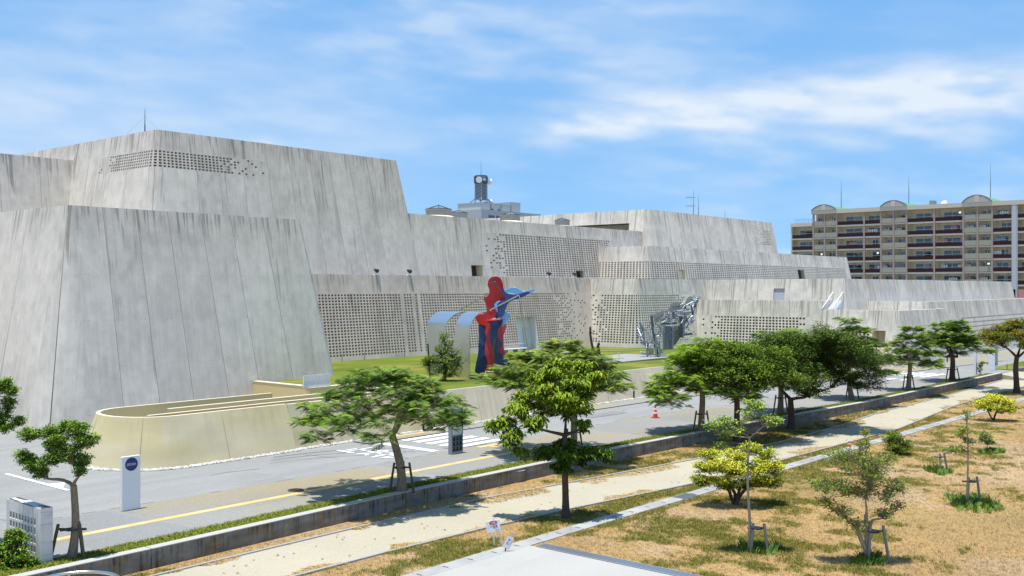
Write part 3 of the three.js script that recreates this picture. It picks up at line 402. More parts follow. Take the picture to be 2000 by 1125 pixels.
// long terrace wall with the large pierced screen
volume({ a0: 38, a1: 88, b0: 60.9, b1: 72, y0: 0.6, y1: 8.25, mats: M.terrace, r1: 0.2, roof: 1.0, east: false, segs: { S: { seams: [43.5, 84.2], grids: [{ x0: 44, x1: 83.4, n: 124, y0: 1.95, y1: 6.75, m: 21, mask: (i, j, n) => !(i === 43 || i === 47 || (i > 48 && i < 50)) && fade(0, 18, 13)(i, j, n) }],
  cuts: [cutS(1010, 1046, 60.2, 1.0, 4.55, { name: 'door_recess', depth: 0.9, reveal: M.white, back: M.white, extra: (p, in2, c) => { const w = (f0, f1, y0, y1, nm, m, dz) => { const g = new MB(), q = [in2(lerp(c.f0, c.f1, f0), y0), in2(lerp(c.f0, c.f1, f1), y0), in2(lerp(c.f0, c.f1, f1), y1), in2(lerp(c.f0, c.f1, f0), y1)].map((v) => [v[0], v[1], v[2] + dz]); g.quad(...q); part(nm, g.geo(), m, p); }; w(0.62, 0.92, 1.3, 3.5, 'door', std([0.66, 0.66, 0.64], 0.5), 0.06); w(0.0, 0.3, 1.1, 4.4, 'glass_door', M.glass, 0.07); } })] } } });
// stepped volumes to the right
volume({ a0: 84.54, a1: 110, b0: 55.25, b1: 72, y0: 0.6, y1: 8.13, r0: 1.3, r1: 0.3, roof: 1, east: false, mats: M.pale, segs: { W: { seams: [], grids: [{ x0: 62.2, x1: 54, n: 19, y0: 1.75, y1: 6.55, m: 20, mask: (i, j, n) => i > 3 && fade(11, 0, 21)(i, j, n) }] }, SW: { seams: [], grids: [{ n: 4, y0: 1.75, y1: 6.55, m: 20, w: 0.55, mask: (i) => true }] }, S: { seams: [], grids: [{ x0: 83, x1: 94.5, n: 27, y0: 1.75, y1: 6.55, m: 20, mask: fade(0, 9, 23) }] } } });
volume({ a0: 91.4, a1: 144.9, b0: 58.4, b1: 80, y0: 5, y1: 11.65, r0: 0.9, r1: 0.3, roof: 0.3, mats: M.pale, segs: { W: { seams: [], grids: [{ x0: 66.5, x1: 57, n: 20, y0: 7.9, y1: 10.05, m: 10, mask: solid }] }, SW: { seams: [], grids: [{ n: 3, y0: 7.9, y1: 10.05, m: 10, mask: solid }] }, S: { seams: [], grids: [{ x0: 90, x1: 143.5, n: 106, y0: 7.9, y1: 10.05, m: 10, mask: solid }], cuts: [cutS(1328, 1342, 57.8, 7.4, 9.1, { name: 'window_recess', depth: 0.4, back: M.creamTop, reveal: M.creamTop }), cutS(1562, 1573, 57.8, 7.4, 9.6, { name: 'window_recess', depth: 0.5 })] }, SE: {} } });
volume({ a0: 101.1, a1: 133.4, b0: 64.6, b1: 92, y0: 8, y1: 16.4, r0: 1.6, r1: 0.5, mats: M.pale, segs: { W: { seams: [], cuts: [{ x0: 76, x1: 67, y0: 13.6, y1: 14.85, name: 'roof_opening', depth: 2.2, back: M.creamTop, reveal: M.void }] }, SW: {}, S: { seams: 8, grids: [{ x0: 127.6, x1: 132.6, n: 14, y0: 13.1, y1: 15.2, m: 9, mask: fade(9, 0, 31) }] }, SE: {} } });
volume({ a0: 98.15, a1: 159.3, b0: 39.85, b1: 90, y0: 0, y1: 8.12, r0: 1.6, r1: 0.5, roof: 0.9, mats: M.pale, segs: { W: { seams: [52, 49, 46, 43, 41.5].filter((b) => b < 55), cuts: [cutW(1510, 1531.5, 97.8, 5.6, 7.15, { name: 'metal_shutter', depth: 0.12, back: std([0.42, 0.44, 0.46], 0.5) })] }, SW: {}, S: { seams: 18 }, SE: {} } });
volume({ a0: 95.2, a1: 104, b0: 41, b1: 54.6, y0: 0.6, y1: 5.97, r0: 0.5, r1: 0.2, roof: 0.8, mats: M.pale, segs: { W: { seams: [52, 50, 47, 44], grids: [{ x0: 53.9, x1: 41.6, n: 34, y0: 1.5, y1: 4.35, m: 10, mask: fade(6, 5, 41) }] }, SW: {} } });
volume({ a0: 93.2, a1: 106, b0: 32.7, b1: 39.9, y0: 0, y1: 5.15, r0: 1.4, r1: 0.4, roof: 0.5, mats: M.pale, east: false, segs: { W: { seams: [], grids: [{ x0: 39.3, x1: 35.3, n: 11, y0: 1.7, y1: 3.3, m: 6, w: 0.66, mask: solid }], cuts: [{ x0: 35.1, x1: 33.9, y0: 0.2, y1: 3.3, name: 'entrance_recess', depth: 1.6, back: M.creamTop, reveal: M.creamTop }] }, SW: {}, S: { seams: [] } } });
volume({ a0: 103, a1: 150, b0: 33.5, b1: 41, y0: 0, y1: 5.86, r0: 1.8, r1: 0.6, roof: 0.6, mats: M.pale, segs: { W: { seams: [] }, SW: { seams: [] }, S: { seams: 14, grids: [{ x0: 113, x1: 148, n: 130, y0: 2.2, y1: 4.1, m: 8, h: 0.72, mask: (i, j) => j % 2 === 1 }] }, SE: {} } });
// foot of the stair tower by the road
{ const m = new MB(), a0 = 90.9, a1 = 96, b0 = 33.1, b1 = 38.5, y = 1.75, t = 0.45; const Q = (a, b, yy) => [a, yy, -b]; m.quad(Q(a0, b1, 0), Q(a0, b0, 0), Q(a0 + t, b0 + t * 1.5, y), Q(a0 + t, b1, y), [[0, -6], [5, -6], [5, -4.4], [0, -4.4]]); m.quad(Q(a0, b0, 0), Q(a1, b0, 0), Q(a1, b0 + t * 1.5, y), Q(a0 + t, b0 + t * 1.5, y), [[0, -6], [5, -6], [5, -4.4], [0, -4.4]]); m.quad(Q(a0 + t, b0 + t * 1.5, y), Q(a1, b0 + t * 1.5, y), Q(a1, b1, y), Q(a0 + t, b1, y)); m.quad(Q(a1, b0, 0), Q(a1, b1, 0), Q(a1, b1, y), Q(a1, b0 + t * 1.5, y)); m.quad(Q(a1, b1, 0), Q(a0, b1, 0), Q(a0 + t, b1, y), Q(a1, b1, y)); part('entrance_plinth', m.geo(), M.creamGray, museum); }
// outside stair between the low roofs
{ const st = part('roof_stair', [...Array.from({ length: 8 }, (_, k) => box(95.6 + k * 0.3, 95.9 + k * 0.3, 39.95, 40.85, 4.65, 4.82 + k * 0.16))], M.white, museum);
  for (const b of [39.9, 40.9]) { part('handrail', [bar(W3(95.2, b, 5.2), W3(97.8, b, 6.75), 0.05), bar(W3(97.8, b, 6.75), W3(99, b, 6.75), 0.05), ...Array.from({ length: 7 }, (_, k) => bar(W3(95.6 + k * 0.38, b, 4.8 + k * 0.2), W3(95.6 + k * 0.38, b, 5.45 + k * 0.22), 0.02))], M.white, st); } }
// skylight lanterns on the roof
for (const [px, d, yb, w] of [[856.5, 100, 14.5, 2.5], [896, 113, 15.1, 1.95], [996, 113, 14.85, 2.25], [1098, 123, 14.95, 1.8]]) {
  const p = at(px, 500, { d }), r = w / 2, L = part('skylight', [cyl(r * 2.0, r * 1.02, 0.55, p.a, yb - 0.75, -p.b, 32)], M.creamTop, museum);
  part('drum', [cyl(r, r, 0.5, p.a, yb - 0.2, -p.b, 24), cyl(r * 1.07, r * 1.07, 0.1, p.a, yb + 0.3, -p.b, 24)], std([0.33, 0.32, 0.30], 0.9), L);
  for (let k = 0; k < 8; k++) { const t0 = k * Math.PI / 4, t1 = t0 + Math.PI / 4, m = new MB(), c = [p.a, yb + 0.4 + r * 0.36, -p.b], e = (t) => [p.a + Math.cos(t) * r, yb + 0.42, -p.b + Math.sin(t) * r]; m.poly([c, e(t1), e(t0)]); part('pane', m.geo(), M.skyGlass, L); part('glazing_bar', bar(new THREE.Vector3(...c), new THREE.Vector3(...e(t0)), 0.035), M.dark, L); }
  const t = new THREE.TorusGeometry(r, 0.05, 6, 24); t.rotateX(Math.PI / 2); t.translate(p.a, yb + 0.42, -p.b); part('eaves_ring', t, M.dark, L);
}
// roof-edge floodlights with their short brackets
for (const [px, b, l] of [[733, 61.05, 'roof floodlight on the terrace edge, leftmost of the four'], [797.5, 61.05, 'roof floodlight on the terrace edge, second from the left'], [1070, 61.05, 'roof floodlight on the terrace edge above the sculpture\'s right'], [1120, 61.05, 'roof floodlight on the terrace edge beside the dark square window']]) {
  const p = at(px, 535, { b }), o = thing('floodlight', l, 'floodlight', [p.a, 8.25, -b]); part('bracket', [cyl(0.05, 0.05, 0.22), lbox(0.3, 0.05, 0.3, 0, 0.025, 0)], M.white, o); const g = cyl(0.1, 0.17, 0.36, 0, -0.18, 0, 14); g.rotateX(1.9); g.translate(0, 0.36, 0.1); part('lamp_housing', g, M.black, o); const k = cyl(0.15, 0.15, 0.02, 0, 0.18, 0, 14); k.rotateX(1.9); k.translate(0, 0.36, 0.1); part('lens', k, M.glass, o);
}
// masts
function mast(label, px, base, top, d, o = {}) { const p = at(px, base, { d }), q = at(px, top, { d }), h = q.y - p.y + 1.5, m = thing('antenna_mast', label, 'antenna', [p.a, p.y - 1.5, -p.b]); part('pole', [cyl(0.06, 0.045, h * 0.6, 0, 0, 0, 6), cyl(0.035, 0.015, h * 0.4, 0, h * 0.6, 0, 6)], M.galvDark, m); if (o.guy) for (const s of [-1, 1]) part('guy_wire', bar(new THREE.Vector3(0, 2.6, 0), new THREE.Vector3(s * 1.4 * CU, 1.2, s * 1.4 * CD), 0.006, 4), M.galvDark, m); if (o.yagi) for (const y of [h * 0.55, h * 0.8]) part('aerial', [bar(new THREE.Vector3(-1.1 * CU, y, -1.1 * CD), new THREE.Vector3(0.3 * CU, y, 0.3 * CD), 0.03, 4), ...[0, .3, .6, .9].map((k) => bar(new THREE.Vector3(-k * CU, y - .15, -k * CD), new THREE.Vector3(-k * CU, y + .15, -k * CD), 0.015, 4))], M.galvDark, m); return m; }
mast('thin dark mast with guy wires on the tall block\'s roof corner', 283, 254, 212, 80, { guy: true });
mast('roof aerial with two yagi arms, right of centre', 1354.5, 418, 372, 140, { yagi: true }); mast('plain thin mast just right of the yagi aerial', 1364, 420, 383, 140); mast('short thin mast on the far grey roof', 1416, 430, 410, 150);
{ const p = at(275, 406, { b: 58 }), o = thing('roof_hatch', 'small grey hatch peeping over the front block\'s roof edge', 'roof hatch', [p.a, 10.9, -58]); const g = lbox(1.1, 0.08, 1.2, 0, 0.88, 0, 0.02); g.rotateZ(0.12); part('lid', g, M.galvPale, o); part('curb', lbox(0.9, 0.85, 1.0, 0.05, 0.4, 0, 0.02), M.roof, o); }
// ---------- ramp and retaining walls
function wallRun(name, label, path, y, thick, batter, mats, capM) { // path in (a, b), outer side on the right-hand side when walked; y top
  const o = thing(name, label, 'wall'); let n = path.length, len = 0; const N = path.map((p, i) => { const q = path[Math.min(i + 1, n - 1)], r = path[Math.max(i - 1, 0)], l = Math.hypot(q[0] - r[0], q[1] - r[1]); return [(q[1] - r[1]) / l, -(q[0] - r[0]) / l]; });
  const outer = new MB(), inner = new MB(), top = new MB();
  for (let i = 0; i + 1 < n; i++) {
    const L = Math.hypot(path[i + 1][0] - path[i][0], path[i + 1][1] - path[i][1]), Q = (k, off, yy) => [path[k][0] + N[k][0] * off, yy, -(path[k][1] + N[k][1] * off)];
    const add = (m, a, b, c, d, na, nb, uv) => { const k = [[a, na], [b, nb], [c, nb], [d, na]].map(([q, nn], j) => m.v(q[0], q[1], q[2], nn[0], nn[1], nn[2], uv[j][0], uv[j][1])); m.i.push(k[0], k[1], k[2], k[0], k[2], k[3]); };
    const on = (k, s) => [N[k][0] * s, s > 0 ? batter / y : 0, -N[k][1] * s], uv = [[len, 0], [len + L, 0], [len + L, y], [len, y]];
    add(outer, Q(i, batter, -0.1), Q(i + 1, batter, -0.1), Q(i + 1, 0, y), Q(i, 0, y), on(i, 1), on(i + 1, 1), uv);
    add(inner, Q(i + 1, -thick, -0.1), Q(i, -thick, -0.1), Q(i, -thick, y), Q(i + 1, -thick, y), on(i + 1, -1), on(i, -1), uv);
    add(top, Q(i, 0, y), Q(i + 1, 0, y), Q(i + 1, -thick, y), Q(i, -thick, y), [0, 1, 0], [0, 1, 0], uv); len += L;
  }
  for (const k of [0, n - 1]) { const Q = (off, yy) => [path[k][0] + N[k][0] * off, yy, -(path[k][1] + N[k][1] * off)]; const q = [Q(batter, -0.1), Q(-thick, -0.1), Q(-thick, y), Q(0, y)]; outer.quad(...(k ? q : q.reverse())); }
  part('outer_face', outer.geo(), mats[0], o); part('inner_face', inner.geo(), mats[1], o); part('coping', top.geo(), capM, o);
  { let acc = 0; for (let i = 1; i + 1 < n; i++) { acc += Math.hypot(path[i][0] - path[i - 1][0], path[i][1] - path[i - 1][1]); if (acc < 2.4) continue; acc = 0; const Q = (off, yy) => new THREE.Vector3(path[i][0] + N[i][0] * off, yy, -(path[i][1] + N[i][1] * off)); part('joint', bar(Q(batter - 0.004, 0), Q(-0.004, y), 0.006, 5), M.joint, o); } }
  return o;
}
const round = []; for (let k = 0; k <= 14; k++) { const t = Math.PI / 2 + k / 14 * Math.PI; round.push([22.9 + Math.cos(t) * 1.9, 39.5 + Math.sin(t) * 2.28]); }
{ const w = wallRun('ramp_wall', 'cream yellow curved ramp wall with rounded end below the front block', [[30.9, 41.78], [27, 41.78], ...round, [25, 37.22], [28.4, 37.2]], 2.0, 0.17, 0.72, [M.cream, M.creamIn], M.creamTop); }
wallRun('ramp_wall', 'cream retaining wall behind the feathery tree, between ramp and lawn', [[28.43, 37.2], [31.2, 37.2], [34, 37.2], [37.0, 37.2]], 1.98, 0.17, 0.55, [M.cream, M.creamIn], M.creamTop);
wallRun('retaining_wall', 'grey beige retaining wall along the front of the lawn', [[37.02, 37.2], [41, 37.2], [45, 37.2], [49, 37.2], [53, 37.17], [57, 37.14], [62, 37.1], [66, 37.08], [70, 37.06], [78, 37.0], [88, 36.9]], 1.82, 0.2, 0.5, [M.creamGray, M.creamIn], M.kerbTop);
{ const o = thing('planter_wall', 'narrow yellow planter wall just inside the ramp\'s front wall', 'wall'); part('wall_panel', box(22.2, 36.5, 38.1, 38.26, 0, 1.97), M.creamIn, o); part('coping', box(22.18, 36.52, 38.08, 38.28, 1.972, 2.0), M.creamTop, o); }
{ const o = thing('ramp_divider', 'straight yellow dividing wall in the middle of the ramp', 'wall'); part('wall_panel', box(24.5, 40.5, 40.35, 40.52, 0, 1.87), M.creamIn, o); part('coping', box(24.48, 40.52, 40.33, 40.54, 1.872, 1.9), M.creamTop, o); }
{ const o = thing('ramp_wall', 'short cream wall block under the white slatted fence', 'wall'); part('wall_panel', box(33.2, 38.5, 41.6, 41.9, 0, 2.05), M.creamIn, o); part('coping', box(33.18, 38.52, 41.58, 41.92, 2.052, 2.08), M.creamTop, o); }
{ const o = thing('side_wall', 'short cream wall closing the lawn beside the front block, behind the slatted fence', 'wall'); part('wall_panel', box(35.7, 36.05, 41.95, 49.9, -0.05, 1.74), M.creamIn, o); part('coping', box(35.68, 36.07, 41.95, 49.9, 1.742, 1.775), M.creamTop, o); }
S(part('planting_bed', box(22.5, 36.4, 37.42, 38.08, 0, 1.55), M.earth)); S(part('ramp_floor', box(21.6, 41, 38.3, 41.6, -0.05, 0.6), M.plaza)); S(part('terrace_floor', box(31, 44, 41.95, 49.8, -0.05, 0.25), M.walk));
{ const o = thing('slat_fence', 'small white slatted fence against the front block\'s base', 'fence'), p = at(592, 760, { b: 41.75 }); for (let k = 0; k < 16; k++) part('slat', box(p.a + k * 0.11, p.a + k * 0.11 + 0.075, 41.7, 41.75, 2.08, 2.72), M.white, o); part('rail', [box(p.a - .02, p.a + 1.78, 41.752, 41.79, 2.2, 2.26), box(p.a - .02, p.a + 1.78, 41.752, 41.79, 2.58, 2.64)], M.white, o); }
{ // white pebbles along the walls' feet
  const r = mulberry(23), g = new THREE.DodecahedronGeometry(0.05, 0), N = 4200, im = shade(new THREE.InstancedMesh(g, std([0.56, 0.55, 0.52], 0.9), N)), m = new THREE.Matrix4(), q = new THREE.Quaternion(), e = new THREE.Euler(); im.name = 'pebble_strip';
  for (let k = 0; k < N; k++) { let a, b; if (r() < 0.25) { const t = Math.PI * (0.5 + r()); const R = 2.62 + 0.3 * r(); a = 22.9 + Math.cos(t) * (R - .05); b = 39.5 + Math.sin(t) * (R + 0.38); } else { a = lerp(23, 88, Math.pow(r(), 1.5)); b = (a < 28.4 ? 36.47 : a < 37 ? 36.64 : 36.7) - 0.30 * r(); } const s = 0.6 + 0.9 * r(); m.compose(W3(a, b, 0.02), q.setFromEuler(e.set(r() * 6, r() * 6, r() * 6)), new THREE.Vector3(s, s * 0.7, s)); im.setMatrixAt(k, m); im.setColorAt(k, ((k) => col(k, k * 0.98, k * 0.94))(0.7 + r() * 0.6)); }
  tag(im, 'strip of white pebbles at the foot of the cream walls', 'pebbles', null, 'stuff'); scene.add(im);
}
// ---------- apartment block and the building with the mast, far behind
{
  const AA = 250, o = thing('apartment_building', 'long cream apartment block with maroon and grey balcony fronts and three arched gables', 'apartment building');
  const bx = (px) => at(px, 560, { a: AA }).b;
  const cream2 = std([0.62, 0.52, 0.32], 0.9), trim = std([0.55, 0.50, 0.41], 0.9), pink = std([0.36, 0.27, 0.235], 0.9), maroon = mapped(texture(128, 64, (u, v) => { const k = 0.8 + 0.4 * vn(u * 32, v * 16, 32, 16, 3); return [0.042 * k, 0.013 * k, 0.012 * k]; }, 2), 0.7), grey = mapped(texture(128, 128, (u, v) => { const k = 0.8 + 0.4 * vn(u * 64, v * 64, 64, 64, 3); return [0.34 * k, 0.325 * k, 0.245 * k]; }, 1.4), 0.9), green = std([0.13, 0.33, 0.17], 0.6), lightCol = std([0.45, 0.47, 0.48], 0.8), salmon = std([0.5, 0.22, 0.2], 0.8);
  const px = [1547, 1589, 1611, 1634.5, 1688, 1721, 1745.5, 1771, 1825, 1882, 1909.5, 1938, 1978, 1986, 2030, 2060], kind = 'mggmmggmmggmcmg', bs = px.map(bx), H0 = 23.0, FH = 3.02, NF = 7, roofY = 27.1;
  const b0 = bs[bs.length - 1], b1 = bs[0], bl = bs[1];
  part('wall', [box(AA + 1.6, AA + 13, b0, bl, 2, roofY - 0.3), box(AA + 1.6, AA + 13, bl, b1, 2, 23.3), box(AA, AA + 1.6, b1, b1 + 0.35, 2, 23.5)], cream2, o);
  const roof = part('roof', [box(AA - 0.35, AA + 13.2, b0, bl + 0.5, 26.1, roofY), box(AA - 0.2, AA + 13, bl, b1 + 0.4, 23.1, 24.0)], trim, o);
  const arc = (p0, p1, rise) => { const x0 = bx(p0), x1 = bx(p1), w = (x0 - x1) / 2, R = (w * w + rise * rise) / (2 * rise), th = Math.asin(w / R), pts = []; for (let k = 0; k <= 20; k++) { const t = -th + 2 * th * k / 20; pts.push([Math.sin(t) * R, Math.cos(t) * R - R + rise]); } return { c: (x0 + x1) / 2, pts, w }; };
  for (const [p0, p1, rise] of [[1586, 1634.5, 1.35], [1720, 1772, 1.45], [1880, 1938, 1.65]]) {
    const A = arc(p0, p1, rise), sh = (s, dy) => new THREE.Shape([[-A.w, 0], ...A.pts, [A.w, 0]].map(([x, y]) => new THREE.Vector2(x * s, y * s + dy)));
    const ex = (s, d, off, dy = 0) => { const g = new THREE.ExtrudeGeometry(sh(s, dy), { depth: d, bevelEnabled: false }); g.rotateY(-Math.PI / 2); g.translate(AA + off, roofY - 0.02, -A.c); return g; };
    part('gable', ex(1, 0.7, 0.3), trim, roof); part('barrel_vault', ex(0.985, 12.5, 13, -0.03), green, roof); part('gable_edge', (() => { const m = new MB(); m.tube(A.pts.map(([x, y]) => new THREE.Vector3(AA - 0.42, roofY + y, -A.c + x)), 0.11, 6); return m.geo(); })(), M.galvDark, roof);
    part('gable_panel', ex(0.80, 0.1, -0.38), std([0.44, 0.41, 0.37], 0.9), roof); part('gable_rib', box(AA - 0.55, AA - 0.36, A.c - 0.5, A.c + 0.5, roofY, roofY + rise * 0.93), trim, roof);
  }
  for (let f = 0; f < NF; f++) part('floor_slab', box(AA - 0.05, AA + 1.62, b0, f ? b1 : bl, H0 - f * FH - 0.3, H0 - f * FH), trim, o);
  bs.forEach((b, i) => { if (i && i < bs.length - 1) part('column', box(AA - 0.2, AA + 0.25, b - 0.2, b + 0.2, 2, i === 1 ? 26.1 : 26.1), i === 12 || i === 13 ? lightCol : pink, o); });
  part('column', box(AA - 0.3, AA + 0.6, bs[13], bs[12], 2, roofY - 0.05), lightCol, o);
  const r = mulberry(51), laundry = [std([0.7, 0.7, 0.72], 0.9), std([0.25, 0.32, 0.45], 0.9), std([0.5, 0.25, 0.2], 0.9), std([0.6, 0.58, 0.5], 0.9)];
  for (let f = 0; f < NF; f++) for (let i = 0; i + 1 < bs.length; i++) {
    if (kind[i] === 'c' || (i === 0 && f === 0)) continue; const y = H0 - f * FH, q1 = bs[i] - 0.22, q0 = bs[i + 1] + 0.22, w = q1 - q0;
    if (kind[i] === 'm') { part('balcony_front', box(AA - 0.06, AA + 0.06, q0, q1, y + 0.08, y + 0.92), maroon, o); part('balcony_rail', [box(AA - 0.05, AA + 0.05, q0, q1, y + 1.2, y + 1.26), box(AA - 0.07, AA + 0.07, q0, q1, y - 0.02, y + 0.06)], M.galvPale, o); }
    else part('balcony_front', box(AA - 0.12, AA + 0.06, q0, q1, y + 0.08, y + 1.3), grey, o);
    const ws = w > 7 ? [[0.12, 0.52, 0], [0.68, 0.95, 0]] : w > 4.6 ? [[0.25, 0.85, 0]] : [[r() < 0.5 ? 0.1 : 0.35, r() < 0.5 ? 0.72 : 0.92, 0]];
    for (const [s0, s1] of ws) { const c1 = lerp(q1, q0, s0), c0 = lerp(q1, q0, s1), wd = part('window', [box(AA + 1.52, AA + 1.6, c0, c1, y + 2.15, y + 2.2), box(AA + 1.52, AA + 1.6, c0 - .05, c0, y, y + 2.2), box(AA + 1.52, AA + 1.6, c1, c1 + .05, y, y + 2.2), box(AA + 1.53, AA + 1.6, (c0 + c1) / 2 - 0.04, (c0 + c1) / 2 + 0.04, y, y + 2.15)], M.galvPale, o); part('pane', box(AA + 1.55, AA + 1.59, c0, c1, y, y + 2.15), M.glass, wd); if (r() < 0.5) part('curtain', box(AA + 1.535, AA + 1.548, lerp(c0, c1, r() * .3), lerp(c0, c1, 0.35 + r() * 0.25), y + 0.1, y + 2.1), std([0.3, 0.32, 0.33], 0.9), wd); }
    part('downpipe', box(AA + 1.4, AA + 1.52, q1 - 0.5, q1 - 0.36, y, y + 2.7), trim, o); part('vent_hood', cyl(0.12, 0.12, 0.1, AA + 1.5, y + 2.35, -(q0 + w * (0.3 + 0.4 * r())), 8), M.iron, o);
    if (r() < 0.34) { const g = [], n = 3 + Math.floor(r() * 4), c = q0 + w * (0.2 + 0.4 * r()); for (let k = 0; k < n; k++) g.push(box(AA + 0.55, AA + 0.6, c + k * 0.5, c + k * 0.5 + 0.38, y + 1.0 + r() * 0.2, y + 1.75)); part('laundry', g, laundry[Math.floor(r() * 4)], o); }
    if (r() < 0.1) part('balcony_plant', new THREE.IcosahedronGeometry(0.55, 1).translate(AA + 0.6, y + 1.3, -(q0 + w * 0.3)), std([0.03, 0.06, 0.02], 0.9), o);
    if (r() < 0.1) { const d = new THREE.SphereGeometry(0.4, 12, 6, 0, 6.3, 0, 0.9); d.rotateZ(1.1); d.translate(AA - 0.1, y + 1.7, -(q0 + 0.5)); part('satellite_dish', d, M.white, o); }
  }
  part('lower_column', [box(AA - 0.3, AA + 0.5, bx(1984), bx(1978), 0, 6.9), box(AA - 0.3, AA + 0.5, bx(2001), bx(1989.5), 0, 6.9)], salmon, o);
  part('roof_railing', [box(AA, AA + .05, bl, bx(1553), 24.9, 24.96), ...Array.from({ length: 12 }, (_, k) => box(AA, AA + 0.05, lerp(bl, bx(1553), k / 11), lerp(bl, bx(1553), k / 11) + 0.05, 24, 24.95))], M.galv, roof);
  for (const p of [1643, 1775, 1934.5]) { const q = at(p, 400, { a: AA + 6 }); part('lightning_rod', [cyl(0.09, 0.07, 5, q.a, roofY, -q.b, 6), cyl(0.05, 0.02, p > 1900 ? 4.4 : 2.9, q.a, roofY + 5, -q.b, 6)], M.galvDark, roof); }
  { const q = at(1845, 395, { a: AA + 3 }); const d = new THREE.SphereGeometry(0.9, 16, 8, 0, 6.3, 0, 0.9); d.rotateZ(0.8); d.translate(q.a, roofY + 0.1, -q.b); part('satellite_dish', d, M.white, roof); part('roof_tank', box(AA + 2, AA + 4, at(1824, 400, { a: AA + 2 }).b, at(1815, 400, { a: AA + 2 }).b, roofY, roofY + 1.1), M.galv, roof); }
}
{
  const D = 195, q = (px, py) => at(px, py, { d: D }), c = q(938, 396), pale = std([0.50, 0.52, 0.51], 0.7), pale2 = std([0.42, 0.445, 0.45], 0.7);
  const o = thing('office_building', 'pale grey office block peeping over the museum roof, carrying a telecom mast', 'office building');
  const A = (px) => at(px, 500, { b: c.b }).a, B = (px) => at(px, 500, { a: c.a }).b, y = (py) => q(938, py).y;
  const low = part('wall', box(c.a - 0.8, A(1050), c.b - 1, B(884) + 1, -2, y(409.5)), pale2, o), up = part('upper_storey', box(c.a, A(998), c.b, B(894), y(409.4), y(396)), pale, o); part('stair_tower', box(A(997), A(1017), c.b + 0.1, c.b + 9, y(409.3), y(390)), pale, o);
  part('coping', [box(c.a - 0.1, A(998) + .1, c.b - 0.1, B(894) + .1, y(396), y(396) + 0.12), box(A(997) - .05, A(1017) + .05, c.b, c.b + 9.1, y(390), y(390) + .12)], M.galvPale, o);
  for (const [x0, x1] of [[946.5, 958], [961.5, 976]]) part('window', box(A(x0), A(x1), c.b - 1.06, c.b - 0.9, y(425), y(420)), M.glass, o);
  for (const x of [961, 974]) part('vent', cyl(0.35, 0.35, 0.1, A(x), y(407) - 0.05, -(c.b - 0.05), 12), M.iron, o);
  for (const x of [958, 978, 997]) part('panel_joint', box(A(x), A(x) + .15, c.b - 0.04, c.b, y(409), y(396.5)), M.galvDark, o); for (const x of [942, 960, 980, 1000, 1020]) part('panel_joint', box(A(x), A(x) + .06, c.b - 1.03, c.b - 1, y(419.5), y(410)), pale, o);
  const t = thing('telecom_mast', 'steel telecom mast with white drum dishes on the office roof', 'mast', [A(962), y(396), -(c.b + 3)]);
  const h = y(339) - y(396), w = 0.82, leg = y(388) - y(396) ;
  for (const [sx, sz] of [[-1, -1], [1, -1], [-1, 1], [1, 1]]) { part('leg', [bar(new THREE.Vector3(sx * 1.9, 0, sz * 1.9), new THREE.Vector3(sx * w, leg * 1.5, sz * w), 0.12), bar(new THREE.Vector3(sx * w, leg * 0.5, sz * w), new THREE.Vector3(sx * w, h, sz * w), 0.11)], M.galv, t); }
  const br = []; for (let k = 0; k < 7; k++) { const y0 = leg + (h - leg) * k / 7, y1 = leg + (h - leg) * (k + 1) / 7; for (const s of [-1, 1]) { br.push(bar(new THREE.Vector3(-w, y0, s * w), new THREE.Vector3(w, y1, s * w), 0.06), bar(new THREE.Vector3(w, y0, s * w), new THREE.Vector3(-w, y1, s * w), 0.06), bar(new THREE.Vector3(s * w, y0, -w), new THREE.Vector3(s * w, y1, w), 0.06)); } } part('lattice', br, M.galv, t);
  part('screen_panel', [lbox(1.35, h * 0.7, 0.08, 0, leg + h * 0.36, 0.74), lbox(0.08, h * 0.7, 1.35, -0.74, leg + h * 0.38, 0)], std([0.15, 0.19, 0.23], 0.6), t); part('platform', [cyl(1.3, 1.3, 0.12, 0, h - 1.4, 0, 20), cyl(1.2, 1.2, 0.12, 0, h, 0, 20)], M.galvDark, t); part('antenna_panel', Array.from({ length: 6 }, (_, k) => lbox(0.25, 1.3, 0.14, 0, h - 0.7, 1.35).rotateY(k * Math.PI / 3)), M.galvDark, t);
  for (const [x, yy, z, ry] of [[-1.9, h - 0.9, 1.2, -0.7], [2.0, h - 1.0, 0.6, 1.2], [2.0, h - 5.0, 0.6, 1.2]]) { const g = cyl(0.6, 0.6, 0.4, 0, -0.2, 0, 20); g.rotateX(Math.PI / 2); g.rotateY(ry); g.translate(x, yy, z); part('dish', g, M.white, t); part('dish_arm', bar(new THREE.Vector3(x, yy, z), new THREE.Vector3(Math.sign(x) * w, yy, 0), 0.07), M.galv, t); }
  part('lightning_rod', cyl(0.05, 0.02, 3, 0, h, 0, 6), M.galvDark, t);
}
